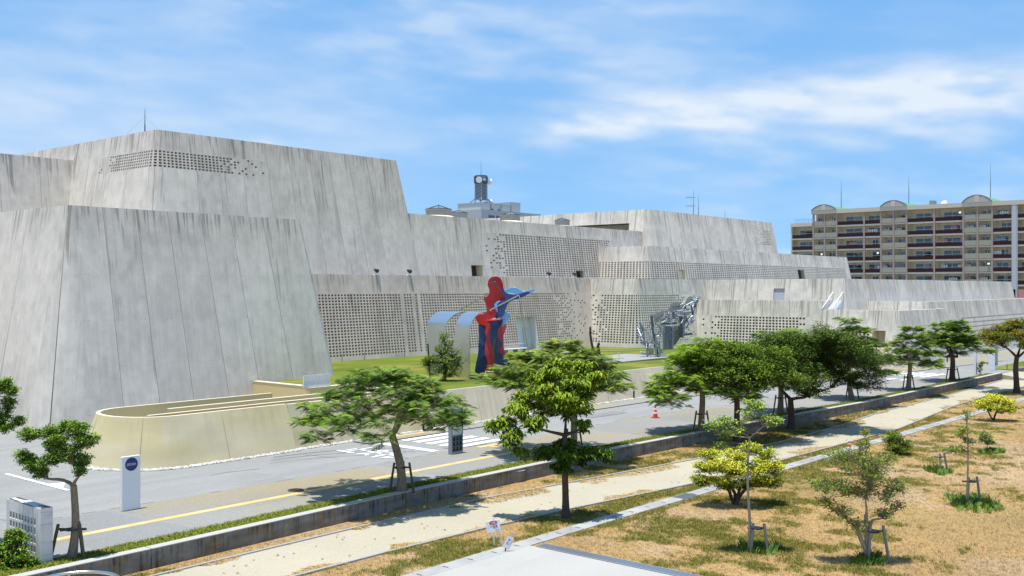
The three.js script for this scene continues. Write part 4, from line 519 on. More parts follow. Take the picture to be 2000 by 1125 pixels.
// ---------- the curved sheet sculpture
{
  const base = at(962, 733, { y: 1.62 }), o = thing('abstract_sculpture', 'tall red and blue curved sheet sculpture with a bent steel arch on the lawn', 'sculpture', [base.a, 1.55, -base.b]);
  o.rotation.y = -Math.atan2(CD, CU); const s = base.s / 4.687, X = (x) => (x - 765) * s, Y = (y) => (1000 - y) * s;
  const sheetS = (name, pts, m, z, bend, th = 0.07) => {
    const sh = new THREE.Shape(); const P = pts.map(([x, y]) => new THREE.Vector2(X(x), Y(y))); const cv = new THREE.SplineCurve([...P, P[0]]); const q = cv.getPoints(pts.length * 6); sh.setFromPoints(q.slice(0, -1));
    const g0 = new THREE.ExtrudeGeometry(sh, { depth: th, bevelEnabled: true, bevelSize: 0.012, bevelThickness: 0.012, bevelSegments: 1, steps: 1 });
    const g = g0.index ? g0.toNonIndexed() : g0; let p = g.attributes.position.array; // split long triangles so the sheet can bend
    for (let it = 0; it < 3; it++) { const out = []; for (let i = 0; i < p.length; i += 9) { const v = [0, 3, 6].map((k) => [p[i + k], p[i + k + 1], p[i + k + 2]]), L = [0, 1, 2].map((k) => Math.hypot(...v[k].map((c, j) => c - v[(k + 1) % 3][j]))), k = L.indexOf(Math.max(...L)); if (L[k] < 0.45) { out.push(...v.flat()); continue; } const a = v[k], b = v[(k + 1) % 3], c = v[(k + 2) % 3], mm = a.map((x, j) => (x + b[j]) / 2); out.push(...a, ...mm, ...c, ...mm, ...b, ...c); } p = out; }
    const P2 = new Float32Array(p); for (let i = 0; i < P2.length; i += 3) P2[i + 2] += z + bend(P2[i], P2[i + 1]);
    const G = new THREE.BufferGeometry(); G.setAttribute('position', new THREE.BufferAttribute(P2, 3)); G.computeVertexNormals(); return part(name, G, m, o);
  };
  const wob = (a, b, c) => (x, y) => a * Math.sin(y * 0.9 + b) + c * x * x;
  sheetS('blue_sheet', [[640, 520], [700, 490], [762, 478], [862, 474], [850, 535], [818, 588], [822, 640], [856, 692], [850, 740], [880, 790], [892, 835], [940, 905], [972, 950], [900, 1000], [820, 985], [760, 955], [690, 975], [612, 965], [612, 900], [634, 790], [640, 650]], M.blue, -0.25, wob(0.15, 0.3, 0.12));
  sheetS('red_side_sheet', [[882, 505], [886, 560], [862, 640], [872, 780], [892, 825], [850, 795], [828, 750], [856, 702], [814, 640], [814, 575], [850, 530]], M.red, -0.12, wob(0.1, 0.3, 0.1));
  sheetS('red_sheet', [[721, 165], [735, 112], [785, 84], [836, 102], [858, 150], [864, 195], [892, 272], [862, 325], [815, 318], [802, 400], [812, 425], [792, 455], [742, 476], [705, 490], [752, 530], [742, 600], [746, 680], [770, 760], [776, 850], [777, 940], [770, 992], [682, 996], [702, 930], [722, 880], [697, 770], [706, 640], [698, 590], [704, 542], [640, 516], [612, 462], [650, 432], [712, 415], [706, 340], [686, 297], [692, 272], [724, 268], [738, 215]], M.red, 0.12, wob(0.18, 0.8, -0.05));
  sheetS('blue_arm', [[752, 140], [800, 137], [838, 195], [880, 228], [930, 243], [1000, 246], [1088, 222], [1096, 236], [1040, 272], [950, 300], [906, 330], [882, 388], [862, 440], [802, 468], [792, 442], [812, 402], [802, 350], [822, 314], [850, 308], [886, 288], [850, 232], [812, 162]], M.blue, 0.36, (x, y) => 0.25 * Math.max(0, x) + 0.1 * Math.sin(y));
  sheetS('light_blue_wing', [[874, 213], [930, 190], [970, 185], [1012, 206], [1060, 222], [1146, 198], [1130, 226], [1094, 246], [1000, 250], [900, 236]], M.sky, 0.22, (x, y) => 0.25 * Math.max(0, x));
  sheetS('light_blue_sheet', [[784, 342], [805, 318], [832, 310], [806, 350], [812, 392], [790, 380]], M.sky, 0.46, wob(0.05, 0, 0)); sheetS('light_blue_sheet', [[845, 440], [872, 400], [900, 420], [923, 420], [916, 460], [872, 530], [849, 536], [862, 476], [836, 470]], M.sky, 0.2, wob(0.06, 1, 0));
  { const g = lbox(1.1, 0.05, 0.9, 0, 0, 0, 0.02); g.rotateZ(0.09); g.rotateY(0.5); g.translate(X(785), Y(480), 0.45); part('red_shelf', g, M.red, o); }
  // steel arch: a strip bent over at the top, cut in two by a wavy gap. Built along the museum's axes, so turned back
  const arch = (w0, w1, name) => { // w along the depth axis, functions of arc length
    const R = 1.15 * 1.0, H = Y(572), prof = []; const N = 46; const Lv = H, La = R * 1.75, Ls = 0.5; for (let i = 0; i <= N; i++) { const l = (Lv + La + Ls) * i / N; if (l < Lv) prof.push([0, l, l]); else if (l < Lv + La) { const t = (l - Lv) / R; prof.push([R * 1.15 * (1 - Math.cos(t)), H + R * 1.02 * Math.sin(Math.min(t, 1.75)), l]); } else prof.push([R * 1.15 * (1 - Math.cos(1.75)) + (l - Lv - La), H + R * Math.sin(1.75) - (l - Lv - La) * 0.05, l]); }
    const m = new MB(), T = 0.05; const K = 12; for (const side of [0, 1]) { const rows = prof.map(([x, y, l], i) => { const a = prof[Math.max(0, i - 1)], b = prof[Math.min(N, i + 1)], q = Math.hypot(b[0] - a[0], b[1] - a[1]), nx = -(b[1] - a[1]) / q, ny = (b[0] - a[0]) / q, row = []; for (let k = 0; k <= K; k++) { const w = lerp(w0(l), w1(l), k / K); row.push(m.v(x - nx * T * side, y - ny * T * side, -w, side ? -nx : nx, side ? -ny : ny, 0, w, l)); } return row; }); for (let i = 0; i < N; i++) for (let k = 0; k < K; k++) if (side) m.i.push(rows[i][k], rows[i][k + 1], rows[i + 1][k + 1], rows[i][k], rows[i + 1][k + 1], rows[i + 1][k]); else m.i.push(rows[i][k], rows[i + 1][k + 1], rows[i][k + 1], rows[i][k], rows[i + 1][k], rows[i + 1][k + 1]); }
    for (const w of [w0, w1]) for (let i = 0; i < N; i++) { const A = prof[i], B = prof[i + 1]; m.quad([A[0], A[1], -w(A[2])], [B[0], B[1], -w(B[2])], [B[0] + .03, B[1] - T, -w(B[2])], [A[0] + T, A[1], -w(A[2])]); }
    const p = part(name, m.geo(), M.steel, o); const foot = at(917, 742, { y: 1.62 }); p.rotation.y = -o.rotation.y; const d = new THREE.Vector3(foot.a - base.a, 0, -(foot.b - base.b)).applyAxisAngle(new THREE.Vector3(0, 1, 0), -o.rotation.y); p.position.copy(d); return p;
  };
  arch(() => 0, (l) => 1.45 + 0.16 * Math.sin(l * 1.9 - 0.6) - 0.32 * sst(2.4, 4.2, l) , 'steel_arch'); arch((l) => 1.98 + 0.12 * Math.sin(l * 2.2) - 0.22 * sst(3, 4.5, l), () => 3.65, 'steel_arch');
  const P3 = (x, y, z) => new THREE.Vector3(X(x), Y(y), z); for (const [p, q, r] of [[P3(742, 394, 0.7), P3(1006, 254, 0.95), 0.05], [P3(462, 394, -1.6), P3(738, 240, 0.2), 0.04], [P3(1008, 258, 0.9), P3(1102, 812, 0.3), 0.045]]) part('steel_rod', bar(p, q, r, 10), M.tube, o);
  S(part('stone_pad', box(base.a - 0.2, base.a + 2.6, base.b - 0.7, base.b - 0.1, 1.5, 1.70), M.plaza));
}
// ---------- welded scrap-steel sculpture on its slab
{
  const base = at(1272, 700, { y: 1.6 }), o = thing('scrap_sculpture', 'tangled grey steel beam sculpture rising to the right on a low slab', 'sculpture', [base.a, 1.62, -base.b]); o.rotation.y = -Math.atan2(CD, CU);
  const s = base.s / 7.03, r = mulberry(9), P = (x, y, z = 0) => new THREE.Vector3((x - 290) * s, (985 - y) * s, z), mats = [M.galv, M.galvDark, M.galvPale, M.galv];
  const beam = (x0, y0, x1, y1, w, z0 = 0, z1 = z0, m = M.galv) => { const a = P(x0, y0, z0), b = P(x1, y1, z1), d = b.clone().sub(a), g = new RoundedBoxGeometry(w, d.length(), w * 0.8, 1, 0.012); const p = part('beam', g, m, o); p.position.copy(a.add(b).multiplyScalar(0.5)); p.quaternion.setFromUnitVectors(new THREE.Vector3(0, 1, 0), d.normalize()); };
  for (const q of [[125, 505, 178, 650, .16, .3, .2], [178, 640, 178, 815, .15, .2, .2], [170, 812, 240, 812, .12, .2, .1], [232, 800, 232, 990, .14, .1, .1], [292, 420, 310, 560, .2, 0, 0, M.galvDark], [305, 540, 372, 985, .2, 0, .2, M.galvDark], [345, 700, 345, 985, .13, .4, .4], [395, 770, 400, 985, .12, .3, .3], [460, 545, 455, 900, .16, .1, .1], [345, 585, 460, 545, .1, .1, .1], [350, 690, 450, 590, .1, .2, .2], [590, 365, 600, 470, .18, 0, 0, M.galvDark], [590, 370, 810, 330, .12, 0, .2], [410, 490, 520, 430, .14, 0, .1], [420, 535, 640, 525, .18, 0, 0, M.galvDark], [640, 380, 620, 520, .12, .2, .1], [650, 390, 830, 380, .14, .2, .2], [700, 430, 710, 720, .24, -.2, -.2, M.galvDark], [745, 430, 730, 690, .16, .1, .1], [840, 300, 860, 460, .13, .1, .1, M.galvDark], [860, 400, 830, 530, .12, .1, .1], [905, 155, 940, 190, .09, .3, .3, M.galvPale], [955, 150, 880, 300, .10, .2, .2, M.galvPale], [920, 180, 860, 400, .10, .1, .1], [690, 690, 850, 670, .16, 0, 0, M.galvDark], [750, 265, 900, 295, .12, .2, .2, M.galvDark], [240, 870, 320, 870, .1, .3, .3], [580, 560, 575, 880, .12, .3, .3]]) beam(...q);
  const rods = [[110, 650, 165, 760], [165, 575, 340, 800], [200, 640, 390, 870], [105, 590, 140, 700], [225, 850, 330, 790], [330, 520, 440, 610], [260, 500, 330, 640], [370, 780, 450, 960], [480, 350, 540, 440], [470, 370, 520, 330], [500, 400, 480, 500], [430, 520, 560, 450], [560, 530, 640, 440], [480, 480, 640, 500], [650, 360, 800, 340], [660, 400, 820, 410], [760, 280, 910, 200], [790, 310, 900, 180], [840, 300, 930, 170], [880, 290, 960, 160], [870, 380, 840, 480], [720, 540, 830, 420], [740, 560, 780, 460], [760, 600, 800, 500], [560, 640, 600, 590], [490, 730, 580, 620], [600, 740, 650, 640], [510, 570, 590, 560], [440, 640, 380, 720], [215, 760, 215, 860], [640, 470, 700, 540], [590, 440, 660, 380], [690, 340, 760, 270], [350, 960, 470, 960], [160, 950, 330, 945]];
  for (const [x0, y0, x1, y1] of rods) part('rod', bar(P(x0, y0, r() * 0.9 - 0.3), P(x1, y1, r() * 0.9 - 0.3), 0.03 + 0.03 * r(), 6), mats[Math.floor(r() * 4)], o);
  for (let k = 0; k < 120; k++) { const q = rods[Math.floor(r() * rods.length)], x = lerp(q[0], q[2], r()) + (r() - .5) * 70, y = Math.min(960, lerp(q[1], q[3], r()) + (r() - .5) * 70), t = r() * 6.3, l = 25 + 70 * r(), zz = r() - 0.4; part('rod', bar(P(x, y, zz), P(x + Math.cos(t) * l, Math.min(975, y + Math.sin(t) * l), zz + (r() - .5) * .5), 0.016 + 0.03 * r(), 5), mats[Math.floor(r() * 4)], o); }
  const plate = (pts, z, m, ry = 0) => { const g = new THREE.ExtrudeGeometry(new THREE.Shape(pts.map(([x, y]) => { const v = P(x, y); return new THREE.Vector2(v.x, v.y); })), { depth: 0.07, bevelEnabled: false }); g.translate(0, 0, z); const p = part('plate', g, m, o); return p; };
  const mesh2 = std([0.17, 0.20, 0.24], 0.6, { metalness: 0.3 }), conc = std([0.36, 0.35, 0.31], 0.85);
  plate([[470, 555], [590, 585], [590, 880], [470, 890], [460, 700]], 0.02, mesh2); plate([[600, 570], [690, 570], [690, 730], [610, 850], [590, 720]], -0.3, std([0.22, 0.2, 0.17], 0.7)); plate([[320, 410], [470, 345], [470, 440], [400, 500], [345, 520]], -0.4, conc); plate([[560, 260], [680, 230], [790, 300], [780, 340], [600, 360], [545, 380]], -0.45, conc); plate([[760, 240], [790, 180], [830, 155], [890, 170], [880, 230], [790, 275]], -0.2, conc); plate([[200, 760], [235, 760], [235, 800], [200, 800]], 0.15, conc); plate([[250, 880], [320, 870], [320, 940], [250, 960]], 0.1, conc);
  for (const [x, y] of [[365, 470], [400, 447], [435, 425], [602, 300], [640, 300], [675, 300], [630, 222], [690, 252], [735, 292], [820, 195]]) { const b = lbox(0.05, 0.13, 0.1, 0, 0, 0); const v = P(x, y, y < 260 ? -0.35 : -0.36); b.translate(v.x, v.y, v.z); part('plate_slot', b, y < 260 ? M.yellow : M.dark, o); }
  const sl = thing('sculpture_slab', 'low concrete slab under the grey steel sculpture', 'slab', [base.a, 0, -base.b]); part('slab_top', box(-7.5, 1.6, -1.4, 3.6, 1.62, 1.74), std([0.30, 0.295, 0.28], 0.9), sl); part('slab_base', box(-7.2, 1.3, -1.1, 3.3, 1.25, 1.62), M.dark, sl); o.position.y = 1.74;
}
// ---------- street furniture
function face(px, py, y) { return at(px, py, { y }); }
{
  const p = face(255, 996, 0.012), o = thing('sign_pillar', 'white rectangular sign pillar with a dark blue disc near its top', 'sign pillar', [p.a, 0.012, -p.b]); part('slab', lbox(0.64, 1.74, 0.11, 0, 0.88, 0, 0.01), M.white, o); part('plinth', lbox(0.6, 0.03, 0.09, 0, 0.012, 0), M.galvDark, o); const d = cyl(0.215, 0.215, 0.012, 0, 0, 0, 48); d.rotateX(Math.PI / 2); d.translate(0, 1.49, 0.056); part('disc', d, std([0.012, 0.03, 0.16], 0.5), o);
  ['sho', 'bo', 'yo', 'sui'].forEach((n, k) => part('lettering', strokes(GL[n], (x, y) => [-0.165 + k * 0.084 + x * 0.0072, 1.53 - y * 0.0084, 0.0695], 0.95), M.white, o));
}
{
  const p = face(890, 886, 0.012), o = thing('map_pillar', 'grey metal information pillar with a white panel over nine small square openings', 'sign pillar', [p.a, 0.012, -p.b]); const w = 0.72, h = 1.95, dp = 0.2;
  part('frame', [lbox(0.05, h, dp, -w / 2 + 0.025, h / 2, 0), lbox(0.05, h, dp, w / 2 - 0.025, h / 2, 0), lbox(w - 0.1, 0.06, dp, 0, h - 0.03, 0), lbox(w - 0.1, 0.1, dp, 0, 0.05, 0), lbox(w - 0.1, 0.04, dp, 0, 0.79, 0), lbox(w - 0.1, h - 0.2, 0.03, 0, h / 2, -0.06)], M.galv, o);
  const gr = []; for (const k of [-1, 0, 1, 2]) { gr.push(lbox(0.05, 0.68, dp * 0.9, -0.31 + (k + 1) * 0.207, 0.44, 0)); if (k < 2) gr.push(lbox(w - 0.1, 0.05, dp * 0.88, 0, 0.33 + k * 0.22 + .0, 0)); } part('grille', gr, M.galvDark, o); part('backing', lbox(w - 0.12, 0.66, 0.02, 0, 0.45, -0.03), std([0.34, 0.31, 0.25], 0.9), o);
  part('panel', lbox(w - 0.11, 1.06, 0.03, 0, 1.35, 0.07), std([0.62, 0.66, 0.69], 0.3), o); const r = mulberry(4), tx = []; for (let k = 0; k < 9; k++) tx.push(lbox(0.12 + r() * 0.3, 0.012, 0.002, -0.24 + (0.12 + .15), 1.02 + k * 0.035 + (k > 4 ? 0.2 : 0), 0.087)); part('print_line', tx, std([0.25, 0.3, 0.36], 0.6), o); part('print_emblem', lbox(0.1, 0.03, 0.002, 0.06, 1.56, 0.087), std([0.6, 0.1, 0.08], 0.6), o);
}
function cone(px, py, label, y0 = 0.012) { const p = face(px, py, y0), o = thing('traffic_cone', label, 'traffic cone', [p.a, y0, -p.b]); const red = std([0.66, 0.05, 0.025], 0.5); part('base', lbox(0.38, 0.035, 0.38, 0, 0.018, 0, 0.012), std([0.3, 0.02, 0.015], 0.6), o); const R = (y) => lerp(0.145, 0.03, y / 0.7); for (const [a, b, w] of [[0.03, 0.24, 0], [0.24, 0.33, 1], [0.33, 0.45, 0], [0.45, 0.53, 1], [0.53, 0.72, 0]]) part(w ? 'reflective_band' : 'body', cyl(R(a) + (w ? .003 : 0), R(b) + (w ? .003 : 0), b - a, 0, a, 0, 24), w ? M.paint : red, o); }
cone(1280, 816, 'red traffic cone with white bands standing alone on the road edge'); cone(798, 838, 'red traffic cone half hidden behind the big feathery tree');
{ const p = face(774, 840, 0.012), o = thing('notice_board', 'small white notice panel behind the big feathery tree\'s trunk', 'notice', [p.a, 0.012, -p.b]); part('panel', lbox(0.34, 0.5, 0.02, 0, 0.75, 0, 0.005), M.white, o); part('post', [cyl(0.015, 0.015, 0.6, -0.1, 0, 0, 8), cyl(0.015, 0.015, 0.6, 0.1, 0, 0, 8)], M.galv, o); for (let k = 0; k < 4; k++) part('print_line', lbox(0.24, 0.02, 0.004, 0, 0.9 - k * 0.08, 0.011), M.galv, o); }
for (const [px, py, l] of [[505, 885.5, 'black bollard light at the foot of the cream ramp wall, nearest of the bollards'], [1238, 779, 'black bollard light by the beige retaining wall, right of the large-leaved tree'], [827, 842, 'black bollard light at the wall foot behind the big feathery tree'], [1800, 711.5, 'black bollard light by the far grey wall, left of two'], [1850, 707.5, 'black bollard light by the far grey wall, right of two']]) { const p = face(px, py, 0.012), o = thing('bollard_light', l, 'bollard light', [p.a, 0.012, -p.b], 0, 'black bollard lights along the walls'); part('post', cyl(0.055, 0.055, 0.52, 0, 0, 0, 16), M.black, o); part('lens', cyl(0.05, 0.05, 0.09, 0, 0.52, 0, 16), M.white, o); part('cap', cyl(0.057, 0.057, 0.02, 0, 0.61, 0, 16), M.black, o); }
for (const [px, l] of [[1690, 'small grey spotlight at the stair tower foot, left of two'], [1711, 'small grey spotlight at the stair tower foot, right of two']]) { const p = face(px, px > 1700 ? 724 : 728, 0.012), o = thing('ground_light', l, 'spotlight', [p.a, 0.012, -p.b]); part('housing', cyl(0.1, 0.13, 0.2, 0, 0.08, 0, 12).rotateX(0.3), M.galv, o); part('foot', cyl(0.09, 0.09, 0.08, 0, 0, 0, 10), M.galvDark, o); }
{ // pierced white screen at the lower left
  const o = thing('pierced_screen', 'pierced white concrete screen with rows of rounded square openings', 'screen wall', [12.2, 0, -26.15]); const L = 1.95, H = 1.5, sh = new THREE.Shape([[0, -0.15], [L, -0.15], [L, H], [0, H]].map(([x, y]) => new THREE.Vector2(x, y)));
  for (let i = 0; i < 9; i++) for (let j = 0; j < 4; j++) { const x = 0.33 + i * 0.172, y = 0.42 + j * 0.24, w = 0.064, h = 0.094, q = 0.025, p = new THREE.Path(); p.moveTo(x - w + q, y - h); p.lineTo(x + w - q, y - h); p.quadraticCurveTo(x + w, y - h, x + w, y - h + q); p.lineTo(x + w, y + h - q); p.quadraticCurveTo(x + w, y + h, x + w - q, y + h); p.lineTo(x - w + q, y + h); p.quadraticCurveTo(x - w, y + h, x - w, y + h - q); p.lineTo(x - w, y - h + q); p.quadraticCurveTo(x - w, y - h, x - w + q, y - h); sh.holes.push(p); }
  const g = new THREE.ExtrudeGeometry(sh, { depth: 0.3, bevelEnabled: true, bevelSize: 0.012, bevelThickness: 0.012, bevelSegments: 2, curveSegments: 4 }); g.rotateY(Math.PI / 2); const wt = mapped(texture(512, 512, (u, v) => { const k = 0.88 + 0.24 * fbm(u * 6, v * 6, 5, 8, 131) - 0.22 * sst(0.5, 0.8, fbm(u * 40, v * 3, 3, 64, 133)); return [0.60 * k, 0.585 * k, 0.56 * k]; }, 2), 0.9); part('screen', g, wt, o); part('backing', box(0.12, 0.15, 0.2, L - 0.1, 0.2, H - 0.2), std([0.58, 0.53, 0.42], 0.9), o);
  part('stained_cap', lbox(0.322, 0.012, L + 0.02, 0.15, H + 0.014, -L / 2), mapped(texture(256, 256, (u, v) => { const t = sst(0.52, 0.64, fbm(u * 6, v * 4, 4, 8, 137)); return [lerp(0.6, 0.08, t), lerp(0.6, 0.08, t), lerp(0.58, 0.08, t)]; }, 1.6), 0.95), o);
}
{ // curved stainless rail at the bottom edge
  const c = at(140, 1146, { d: 21 }), o = thing('ring_rail', 'shiny round stainless steel rail with a centre post at the bottom left edge', 'handrail', [c.a, LOW, -c.b]), h = c.y - LOW; const t = new THREE.TorusGeometry(0.92, 0.035, 12, 64); t.rotateX(Math.PI / 2); t.translate(0, h + 0.05, 0); part('ring', t, M.tube, o); part('centre_post', [cyl(0.07, 0.07, h + 0.12, 0, 0, 0, 20), new THREE.SphereGeometry(0.07, 16, 8).translate(0, h + 0.12, 0)], M.tube, o); for (let k = 0; k < 4; k++) { const a = 0.4 + k * Math.PI / 2; part('stay', bar(new THREE.Vector3(Math.cos(a) * 0.9, h + 0.03, Math.sin(a) * 0.9), new THREE.Vector3(Math.cos(a) * 0.5, 0, Math.sin(a) * 0.5), 0.028, 8), M.tube, o); }
}
function board(px, py, label, w, h, lift, lean, frameM, draw, tilt = 0) { const p = face(px, py, LOW + 0.01), o = thing('warning_sign', label, 'sign', [p.a, LOW, -p.b]); o.rotation.y = -Math.atan2(CD, CU) * 0.72; return { o, p }; }
{
  const { o } = board(965, 1068, 'white notice sign with a red oval, on a pair of white posts by the gutter'); const tl = 0.12;
  part('post', [cyl(0.022, 0.022, 0.86, 0, 0, -0.03, 10)], M.white, o); part('post', bar(new THREE.Vector3(0.25, 0, -0.03), new THREE.Vector3(0.13, 0.78, -0.03), 0.02, 8), M.white, o); const pl = new THREE.Group(); pl.name = 'panel_group';
  const g = lbox(0.42, 0.34, 0.015, 0, 0, 0, 0.004); const pn = part('panel', g, M.white, o); pn.position.set(-0.03, 0.62, 0.01); pn.rotation.z = tl; pn.rotation.x = -0.05; const red = std([0.5, 0.02, 0.03], 0.6); const e = cyl(0.12, 0.12, 0.004, 0, 0, 0, 32); e.rotateX(Math.PI / 2); e.scale(1, 0.5, 1); e.translate(0.01, 0.1, 0.012); part('oval', e, red, pn);
  ['chu', 'i'].forEach((n, k) => part('lettering', strokes(GL[n], (x, y) => [-0.06 + k * 0.075 + x * 0.006, 0.14 - y * 0.0075, 0.0165], 1), M.white, pn)); ['ko', 'no', 'dan', 'sa'].forEach((n, k) => part('lettering', strokes(GL[n], (x, y) => [-0.16 + k * 0.075 + x * (k > 1 ? 0.0068 : 0.0045), 0.02 - y * (k > 1 ? 0.009 : 0.006), 0.0105], 1.1), red, pn)); part('print_line', Array.from({ length: 5 }, (_, k) => lbox(0.016, 0.018, 0.002, 0.06 + k * 0.025, -0.13, 0.009)), M.dark, pn);
}
{
  const { o } = board(986, 1078, 'small tilted white sign with an orange edge on a dark stake'); part('stake', bar(new THREE.Vector3(0, 0, 0), new THREE.Vector3(0.08, 0.32, 0), 0.02, 6), M.timber, o); const pn = part('panel', lbox(0.22, 0.36, 0.016, 0, 0, 0, 0.004), M.white, o); pn.position.set(0.09, 0.3, 0.03); pn.rotation.z = -0.5; part('edge', [lbox(0.008, 0.36, 0.02, -0.112, 0, 0), lbox(0.008, 0.36, 0.02, 0.112, 0, 0), lbox(0.22, 0.008, 0.02, 0, -0.182, 0), lbox(0.22, 0.008, 0.02, 0, 0.182, 0)], std([0.5, 0.22, 0.07], 0.7), pn); const t = new THREE.TorusGeometry(0.085, 0.004, 6, 32, 4.2); t.rotateZ(-2.2); t.translate(0, 0.02, 0.009); part('print_ring', t, M.dark, pn); part('print_figure', [cyl(0.02, 0.024, 0.006, 0, 0, 0, 10).rotateX(1.57).translate(0, 0.06, 0.008), lbox(0.04, 0.035, 0.004, -0.01, -0.02, 0.009)], M.dark, pn);
}
{ // glazed white kiosk and white panel at the far end
  const p = face(1940, 722.5, 0.012), o = thing('display_case', 'white display case with tall glass panes at the far right of the sidewalk', 'display case', [p.a, 0.012, -p.b]); part('base', lbox(1.0, 0.42, 0.5, 0, 0.21, 0, 0.01), M.white, o); part('frame', [lbox(0.14, 1.7, 0.5, -0.43, 1.27, 0), lbox(0.06, 1.7, 0.06, 0.47, 1.27, 0.22), lbox(0.06, 1.7, 0.06, 0.47, 1.27, -0.22), lbox(0.05, 1.7, 0.05, 0.05, 1.27, 0.22), lbox(1.0, 0.08, 0.5, 0, 2.16, 0)], M.white, o); for (const x of [-0.15, 0.26]) part('pane', lbox(0.36, 1.66, 0.02, x, 1.27, 0.2), std([0.13, 0.19, 0.16], 0.08), o); part('pane', lbox(0.02, 1.66, 0.36, 0.47, 1.27, 0), std([0.13, 0.19, 0.16], 0.08), o); part('back_board', lbox(0.8, 1.66, 0.03, 0.05, 1.27, -0.2), std([0.5, 0.45, 0.25], 0.8), o);
  const q = face(1905.5, 731, 0.012), w = thing('sign_pillar', 'slim white panel pillar left of the far display case', 'sign pillar', [q.a, 0.012, -q.b]); part('slab', lbox(0.42, 1.75, 0.14, 0, 0.88, 0, 0.01), M.white, w); part('inset', lbox(0.2, 0.45, 0.01, 0.05, 0.75, 0.073), M.slab, w);
}
{ const p = face(1967, 722, 0.012), o = thing('guard_post', 'small grey post at the end of the low wall, left of two', 'post', [p.a, 0, -p.b]); part('post', cyl(0.05, 0.05, 0.5, 0, 0, 0, 12), M.galv, o); part('cap', cyl(0.055, 0.04, 0.04, 0, 0.5, 0, 12), M.galvPale, o); const q = face(1979, 727, 0.012), c = o.clone(); c.name = numbered('guard_post'); c.position.set(q.a, 0, -q.b); tag(c, 'small grey post at the end of the low wall, right of two'); scene.add(c); }
for (const [px, py, l] of [[668, 706, 'thin grey stake on the lawn by the front block'], [712, 705, 'thin grey stake on the lawn, second from the left'], [790, 698, 'thin grey stake on the lawn left of the steel arch'], [1200, 679, 'thin grey stake on the lawn before the right pierced corner']]) { const b = 59.3, p = at(px, py, { b }), o = thing('lawn_stake', l, 'stake', [p.a, 1.2, -b]); part('stake', cyl(0.03, 0.025, 1.0, 0, 0, 0, 6), M.timberPale, o); part('tip', cyl(0.03, 0.01, 0.05, 0, 1, 0, 6), M.timber, o); }
{ const o = thing('bench', 'low pale bench with rail beside the door recess', 'bench'), a0 = at(985, 680, { b: 58.6 }).a, a1 = at(1027, 680, { b: 58.6 }).a; part('seat', box(a0, a1, 58.3, 58.8, 1.72, 1.8), M.white, o); part('rail', [box(a0, a1, 58.82, 58.86, 2.15, 2.2)], M.white, o); for (const t of [0.05, 0.5, 0.95]) part('leg', box(lerp(a0, a1, t), lerp(a0, a1, t) + 0.08, 58.35, 58.85, 1.2, 1.72), M.slab, o); }
{ const p = face(1209, 708, 1.65), o = thing('label_post', 'thin white label post before the grey steel sculpture\'s slab', 'post', [p.a, 1.5, -p.b]); part('post', cyl(0.025, 0.025, 0.85, 0, 0, 0, 8), M.white, o); part('plate', lbox(0.16, 0.1, 0.02, 0, 0.86, 0), M.white, o); }
// ---------- trees and plants
const v3 = (x, y, z) => new THREE.Vector3(x, y, z);
const leafMat = (tr = 0.3, rough = 0.55) => new THREE.MeshPhysicalMaterial({ vertexColors: true, roughness: rough, transmission: tr, thickness: 0, specularIntensity: 0.4, ior: 1.35 });
const LEAF = { feather: leafMat(0.25, 0.7), broad: leafMat(0.22, 0.5), small: leafMat(0.2, 0.55) };
const mixc = (a, b, t) => [lerp(a[0], b[0], t), lerp(a[1], b[1], t), lerp(a[2], b[2], t)];
const PAL = {
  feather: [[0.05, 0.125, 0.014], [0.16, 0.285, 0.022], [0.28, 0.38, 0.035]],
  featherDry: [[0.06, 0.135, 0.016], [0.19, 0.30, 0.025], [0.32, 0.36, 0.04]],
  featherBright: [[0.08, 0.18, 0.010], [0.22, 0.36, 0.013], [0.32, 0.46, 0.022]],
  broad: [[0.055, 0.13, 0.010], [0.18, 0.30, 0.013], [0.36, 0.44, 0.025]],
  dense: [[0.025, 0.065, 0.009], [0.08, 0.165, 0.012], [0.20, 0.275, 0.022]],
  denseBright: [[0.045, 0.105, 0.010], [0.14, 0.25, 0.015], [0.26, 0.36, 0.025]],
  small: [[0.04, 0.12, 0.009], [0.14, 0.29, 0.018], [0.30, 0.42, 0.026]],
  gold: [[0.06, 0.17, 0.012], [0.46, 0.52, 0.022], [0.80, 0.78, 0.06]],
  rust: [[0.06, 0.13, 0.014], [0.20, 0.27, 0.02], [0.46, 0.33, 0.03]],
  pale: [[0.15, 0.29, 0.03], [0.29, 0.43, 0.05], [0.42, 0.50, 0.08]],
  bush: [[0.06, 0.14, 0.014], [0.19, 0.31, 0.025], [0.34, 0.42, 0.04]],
};
// one frond of fine leaflets: a midrib that droops, pairs of narrow leaflets either side
function frond(m, p, dir, len, c, r) {
  const side = v3(-dir.z, 0, dir.x).normalize(), n = 8, tilt = (r() - 0.5) * 1.1;
  for (let k = 0; k < n; k++) {
    const t = (k + 0.6) / n, x = p.x + dir.x * len * t, z = p.z + dir.z * len * t, y = p.y + dir.y * len * t - 0.30 * len * t * t, w = len * 0.30 * Math.sin(Math.PI * (0.16 + 0.80 * t)), h = len / n * 0.36;
    for (const s of [-1, 1]) { const ex = side.x * w * s + dir.x * h * 0.9, ez = side.z * w * s + dir.z * h * 0.9, ey = -w * 0.28 + tilt * w * s; m.quad([x - dir.x * h, y, z - dir.z * h], [x + ex - dir.x * h, y + ey, z + ez - dir.z * h], [x + ex + dir.x * h, y + ey, z + ez + dir.z * h], [x + dir.x * h, y, z + dir.z * h], undefined, c); }
  }
}
